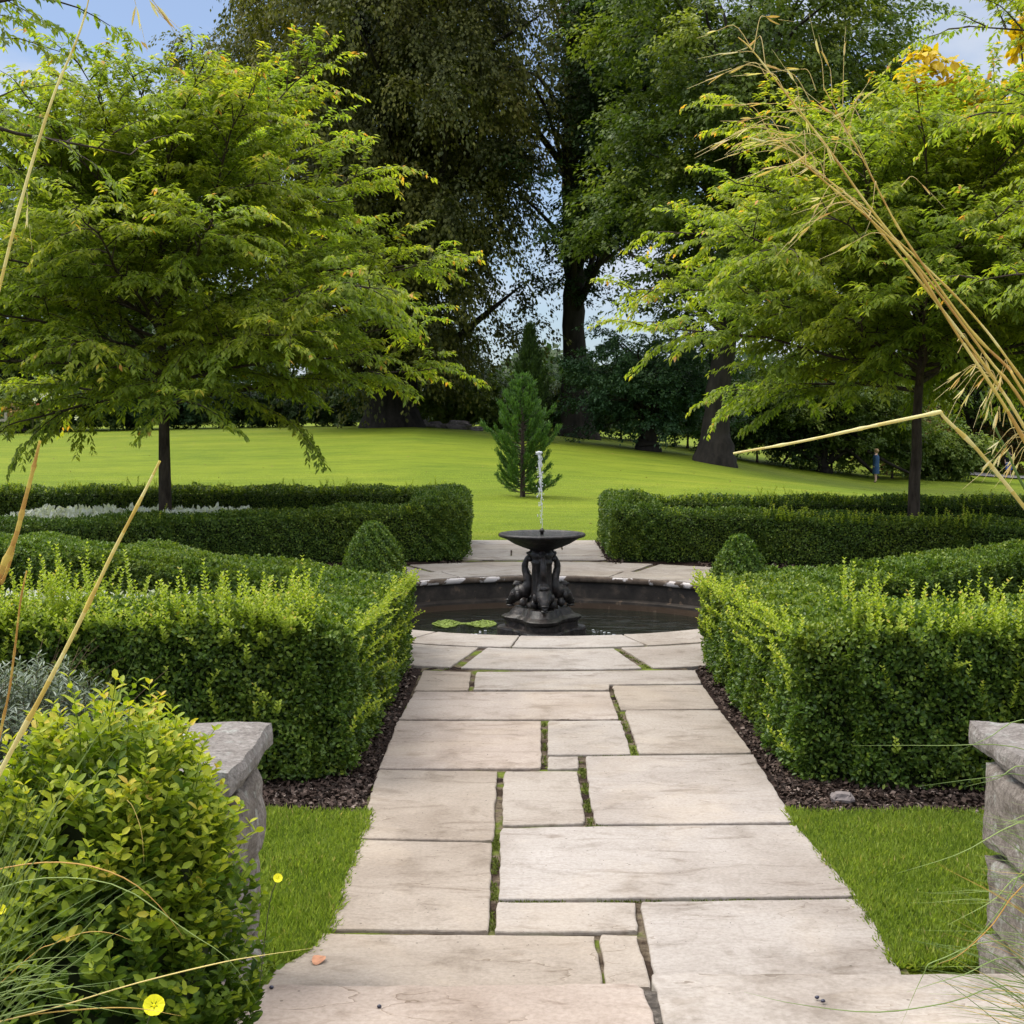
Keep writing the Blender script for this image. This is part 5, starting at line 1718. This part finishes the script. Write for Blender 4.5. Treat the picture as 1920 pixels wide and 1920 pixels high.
for q in range(170):
    tx, ty = rng.uniform(1700, 1960), rng.uniform(1500, 1960)
    if ty < 1650 and tx < 1800: tx += 120
    rx, ry = rng.uniform(2080, 2350), rng.uniform(1960, 2150)
    mx_, my_ = (tx + rx) / 2 + rng.uniform(-40, 20), min(ty, ry) + (abs(ry - ty)) * rng.uniform(.05, .40)
    blade(tb, [(tx, ty), (mx_, my_), (rx, ry)], rng.uniform(1.95, 2.4), rng.uniform(2.2, 4.5), rng.uniform(0, 1), 0, 14)
tb.build('green_blades', M['reed_green'], root)
tb = Tubes()
for q in range(30):
    tx, ty = rng.uniform(1740, 1960), rng.uniform(1600, 1960)
    rx, ry = rng.uniform(2080, 2300), rng.uniform(1990, 2150)
    blade(tb, [(tx, ty), ((tx + rx) / 2, ty + (ry - ty) * rng.uniform(.1, .35)), (rx, ry)], rng.uniform(1.95, 2.4), rng.uniform(2.5, 4), rng.uniform(0, .5), 0, 14)
blade(tb, [(1758, 1808), (1800, 1790), (1860, 1735), (1920, 1660), (2050, 1600), (2250, 1950)], 2.1, 5, .0)
tb.build('dry_blades', M['straw'], root)

# left clump
YL = 2.0
root = empty('feather_grass', (-1.35, 1.9, .24), 'cut straw stalks and arching green blades at the left edge', 'ornamental grass')
for pts, w0, w1, tone, yy_ in (([(75, 826), (62, 880), (45, 945), (28, 1010), (0, 1075), (-60, 1230), (-250, 1950)], 5, 15, .15, YL),
                          ([(300, 864), (262, 940), (210, 1040), (150, 1165), (75, 1310), (0, 1448), (-120, 1680), (-260, 1960)], 5, 12, .65, YL),
                          ([(174, -40), (160, 25), (140, 85), (100, 180), (50, 340), (0, 535), (-60, 800), (-200, 1950)], 2, 9, .95, YL),
                          ([(50, 1070), (38, 1130), (26, 1230), (10, 1330), (-40, 1500), (-240, 1950)], 3, 6, .05, YL + .1),
                          ([(27, 1020), (20, 1050), (5, 1090), (-30, 1180), (-250, 1950)], 5, 8, .2, YL + .02)):
    tb = Tubes(); stalk(tb, pts, yy_, w0, w1, tone, 0, 40); tb.build('stem', M['straw'], root)
lv = Leaves(); tb = Tubes()
for a, b in (((230, -60), (292, 8)), ((235, -60), (280, 0)), ((240, -50), (255, 10)), ((244, -60), (300, 20)), ((50, 360), (52, 385))):
    spike(lv, tb, A(*a, YL), A(*b, YL), .032, .7, .0)
lv.absorb(tb)
lv.build('flower_panicle', M['spikelet'], root)
tb = Tubes()
for pts in ([(257, 1222), (200, 1350), (120, 1480), (40, 1640), (-60, 1850)], [(245, 1370), (190, 1440), (110, 1540), (20, 1700), (-60, 1900)], [(170, 1400), (120, 1480), (60, 1600), (-60, 1800)],
            [(300, 1640), (210, 1690), (110, 1790), (0, 1850), (-100, 1900)], [(278, 1712), (200, 1760), (100, 1830), (0, 1862)], [(130, 1380), (70, 1500), (0, 1640), (-80, 1800)],
            [(480, 1878), (430, 1800), (350, 1745), (230, 1665), (110, 1645), (0, 1665), (-80, 1720)], [(260, 1905), (150, 1885), (60, 1890), (-80, 1930)], [(100, 1565), (60, 1620), (-10, 1700), (-90, 1850)]):
    blade(tb, pts, rng.uniform(2.0, 2.3), 4.5, rng.uniform(.2, 1))
for q in range(85):
    tx, ty = rng.uniform(0, 250), rng.uniform(1420, 1900)
    if tx > 120 and ty < 1600: tx -= 110
    rx, ry = rng.uniform(-180, -40), rng.uniform(1880, 2100)
    blade(tb, [(tx, ty), ((tx + rx) / 2 - 20, (ty + ry) / 2 - rng.uniform(0, 60)), (rx, ry)], rng.uniform(2.0, 2.4), rng.uniform(2.2, 4.2), rng.uniform(0, 1), 0, 14)
tb.build('green_blades', M['reed_green'], root)
tb = Tubes()
blade(tb, [(585, 1778), (480, 1793), (400, 1808), (250, 1845), (100, 1890), (-60, 1930)], 2.2, 5.5, .7)
blade(tb, [(345, 1760), (300, 1700), (240, 1650), (160, 1622), (70, 1618), (-30, 1640), (-100, 1700)], 2.15, 6, .1)
blade(tb, [(340, 1905), (250, 1890), (150, 1893), (20, 1910), (-80, 1950)], 2.2, 5, .3)
blade(tb, [(270, 1620), (265, 1560), (250, 1515), (238, 1500)], 2.5, 3, .6)
blade(tb, [(250, 1765), (210, 1750), (160, 1748), (100, 1770), (60, 1790), (-60, 1900)], 2.4, 3.5, .2)
tb.build('dry_blades', M['straw'], root)

# yellow flowers
def flower(px, py, Y, s, label):
    c = np.array(A(px, py, Y))
    root = empty('yellow_flower', c, label, 'flower', 'small yellow flowers')
    face = unit(np.array([[.15, -.8, .6]]))[0]
    u = unit(np.cross(face, [0, 0, 1.0])[None])[0]; v = np.cross(u, face)
    for k in range(5):
        a = k * 2 * math.pi / 5 + .3
        V = []; F = []
        nr, na = 6, 9
        for i in range(nr):
            for j in range(na):
                q = -1 + 2 * j / (na - 1); r = i / (nr - 1)
                ang = a + q * (.12 + .62 * math.sin(min(1, r * 1.15) * math.pi * .55))
                rad = s * (.0 + 1.0 * r) * (1 - .10 * q * q * r - .05 * r * math.exp(-(q / .2) ** 2))
                h = s * (.42 * r * (1 - .3 * r) + .07 * math.sin(q * 9 + k) * r + .015 * k)
                V.append(c + (u * math.cos(ang) + v * math.sin(ang)) * rad + face * h)
        for i in range(nr - 1):
            for j in range(na - 1):
                F.append((i * na + j, i * na + j + 1, (i + 1) * na + j + 1, (i + 1) * na + j))
        quads('petal', np.array(V), np.array(F), M['petal_yellow'], root, np.full(len(F), .5), True)
    tb = Tubes(); tb.add(smooth_curve([c, c + [-.02, .01, -.06], c + [-.05, .05, -.25]], 10), .0011, 5); tb.build('stem', M['stem'], root)
    bm = bmesh.new(); blob(bm, c + face * s * .12, (s * .16, s * .16, s * .16), 1, .4, 2, 6); bm_obj('stamens', bm, M['petal_yellow'], root)
flower(289, 1886, 2.35, .0185, 'yellow five petalled flower at the bottom left corner')
flower(521, 1647, 2.9, .010, 'small yellow flower at the right side of the golden box bush')
flower(2, 1706, 2.3, .009, 'half hidden yellow flower at the left edge')

# ------------------------------------------------------------------ small things on the ground
c = G(597, 1800, .004)
bm = bmesh.new()
ring = []
for k in range(18):
    a = 2 * math.pi * k / 18
    r = .026 * (1 + .12 * math.cos(3 * a))
    ring.append(bm.verts.new((c.x + r * .85 * math.cos(a), c.y + r * 1.3 * math.sin(a), .008 + .004 * math.cos(2 * a) + .003 * math.sin(a))))
cv = bm.verts.new((c.x, c.y, .005))
for k in range(18): bm.faces.new((ring[k], ring[(k + 1) % 18], cv))
o = bm_obj('fallen_leaf', bm, M['dead_leaf'], None, True); tag(o, 'orange brown fallen leaf on the left edge of the path', 'leaf')
c = G(1581, 1502, 0)
bm = bmesh.new(); rough_block(bm, (c.x - .055, c.y - .03, -.03), (c.x + .05, c.y + .05, .035), .02, .02, 4)
o = bm_obj('stone', bm, M['rock']); tag(o, 'grey angular stone in the soil below the right hedge', 'stone')
for k, (px, py, lab) in enumerate(((1532, 1869, 'dark berry left of its pair on the step'), (1543, 1876, 'dark berry right of its pair on the step'), (711, 1886, 'dark berry alone on the left half of the step'), (509, 1850, 'dark berry near the left end of the step'))):
    c = G(px, py, .156)
    bm = bmesh.new(); blob(bm, (c.x, c.y, .155), (.007, .006, .005), k, .2, 2)
    o = bm_obj('berry', bm, M['berry'], None, True); tag(o, lab, 'berry', 'dark berries on the step')
# seeds and grit on the flags
lv = Leaves()
n = 900
P = np.stack([rng.uniform(-.6, 1.2, n), rng.uniform(4.7, 10, n), rng.uniform(.001, .003, n)], 1)
lv.add(P, rdir(n) * [1, 1, .1], np.tile([0, 0, 1.0], (n, 1)), rng.uniform(.003, .009, n), .004, rng.uniform(0, .9, n), 'quad', 0)
o = lv.build('debris', M['chips']); tag(o, 'scattered seeds and grit on the flagstones', 'debris', kind='stuff')
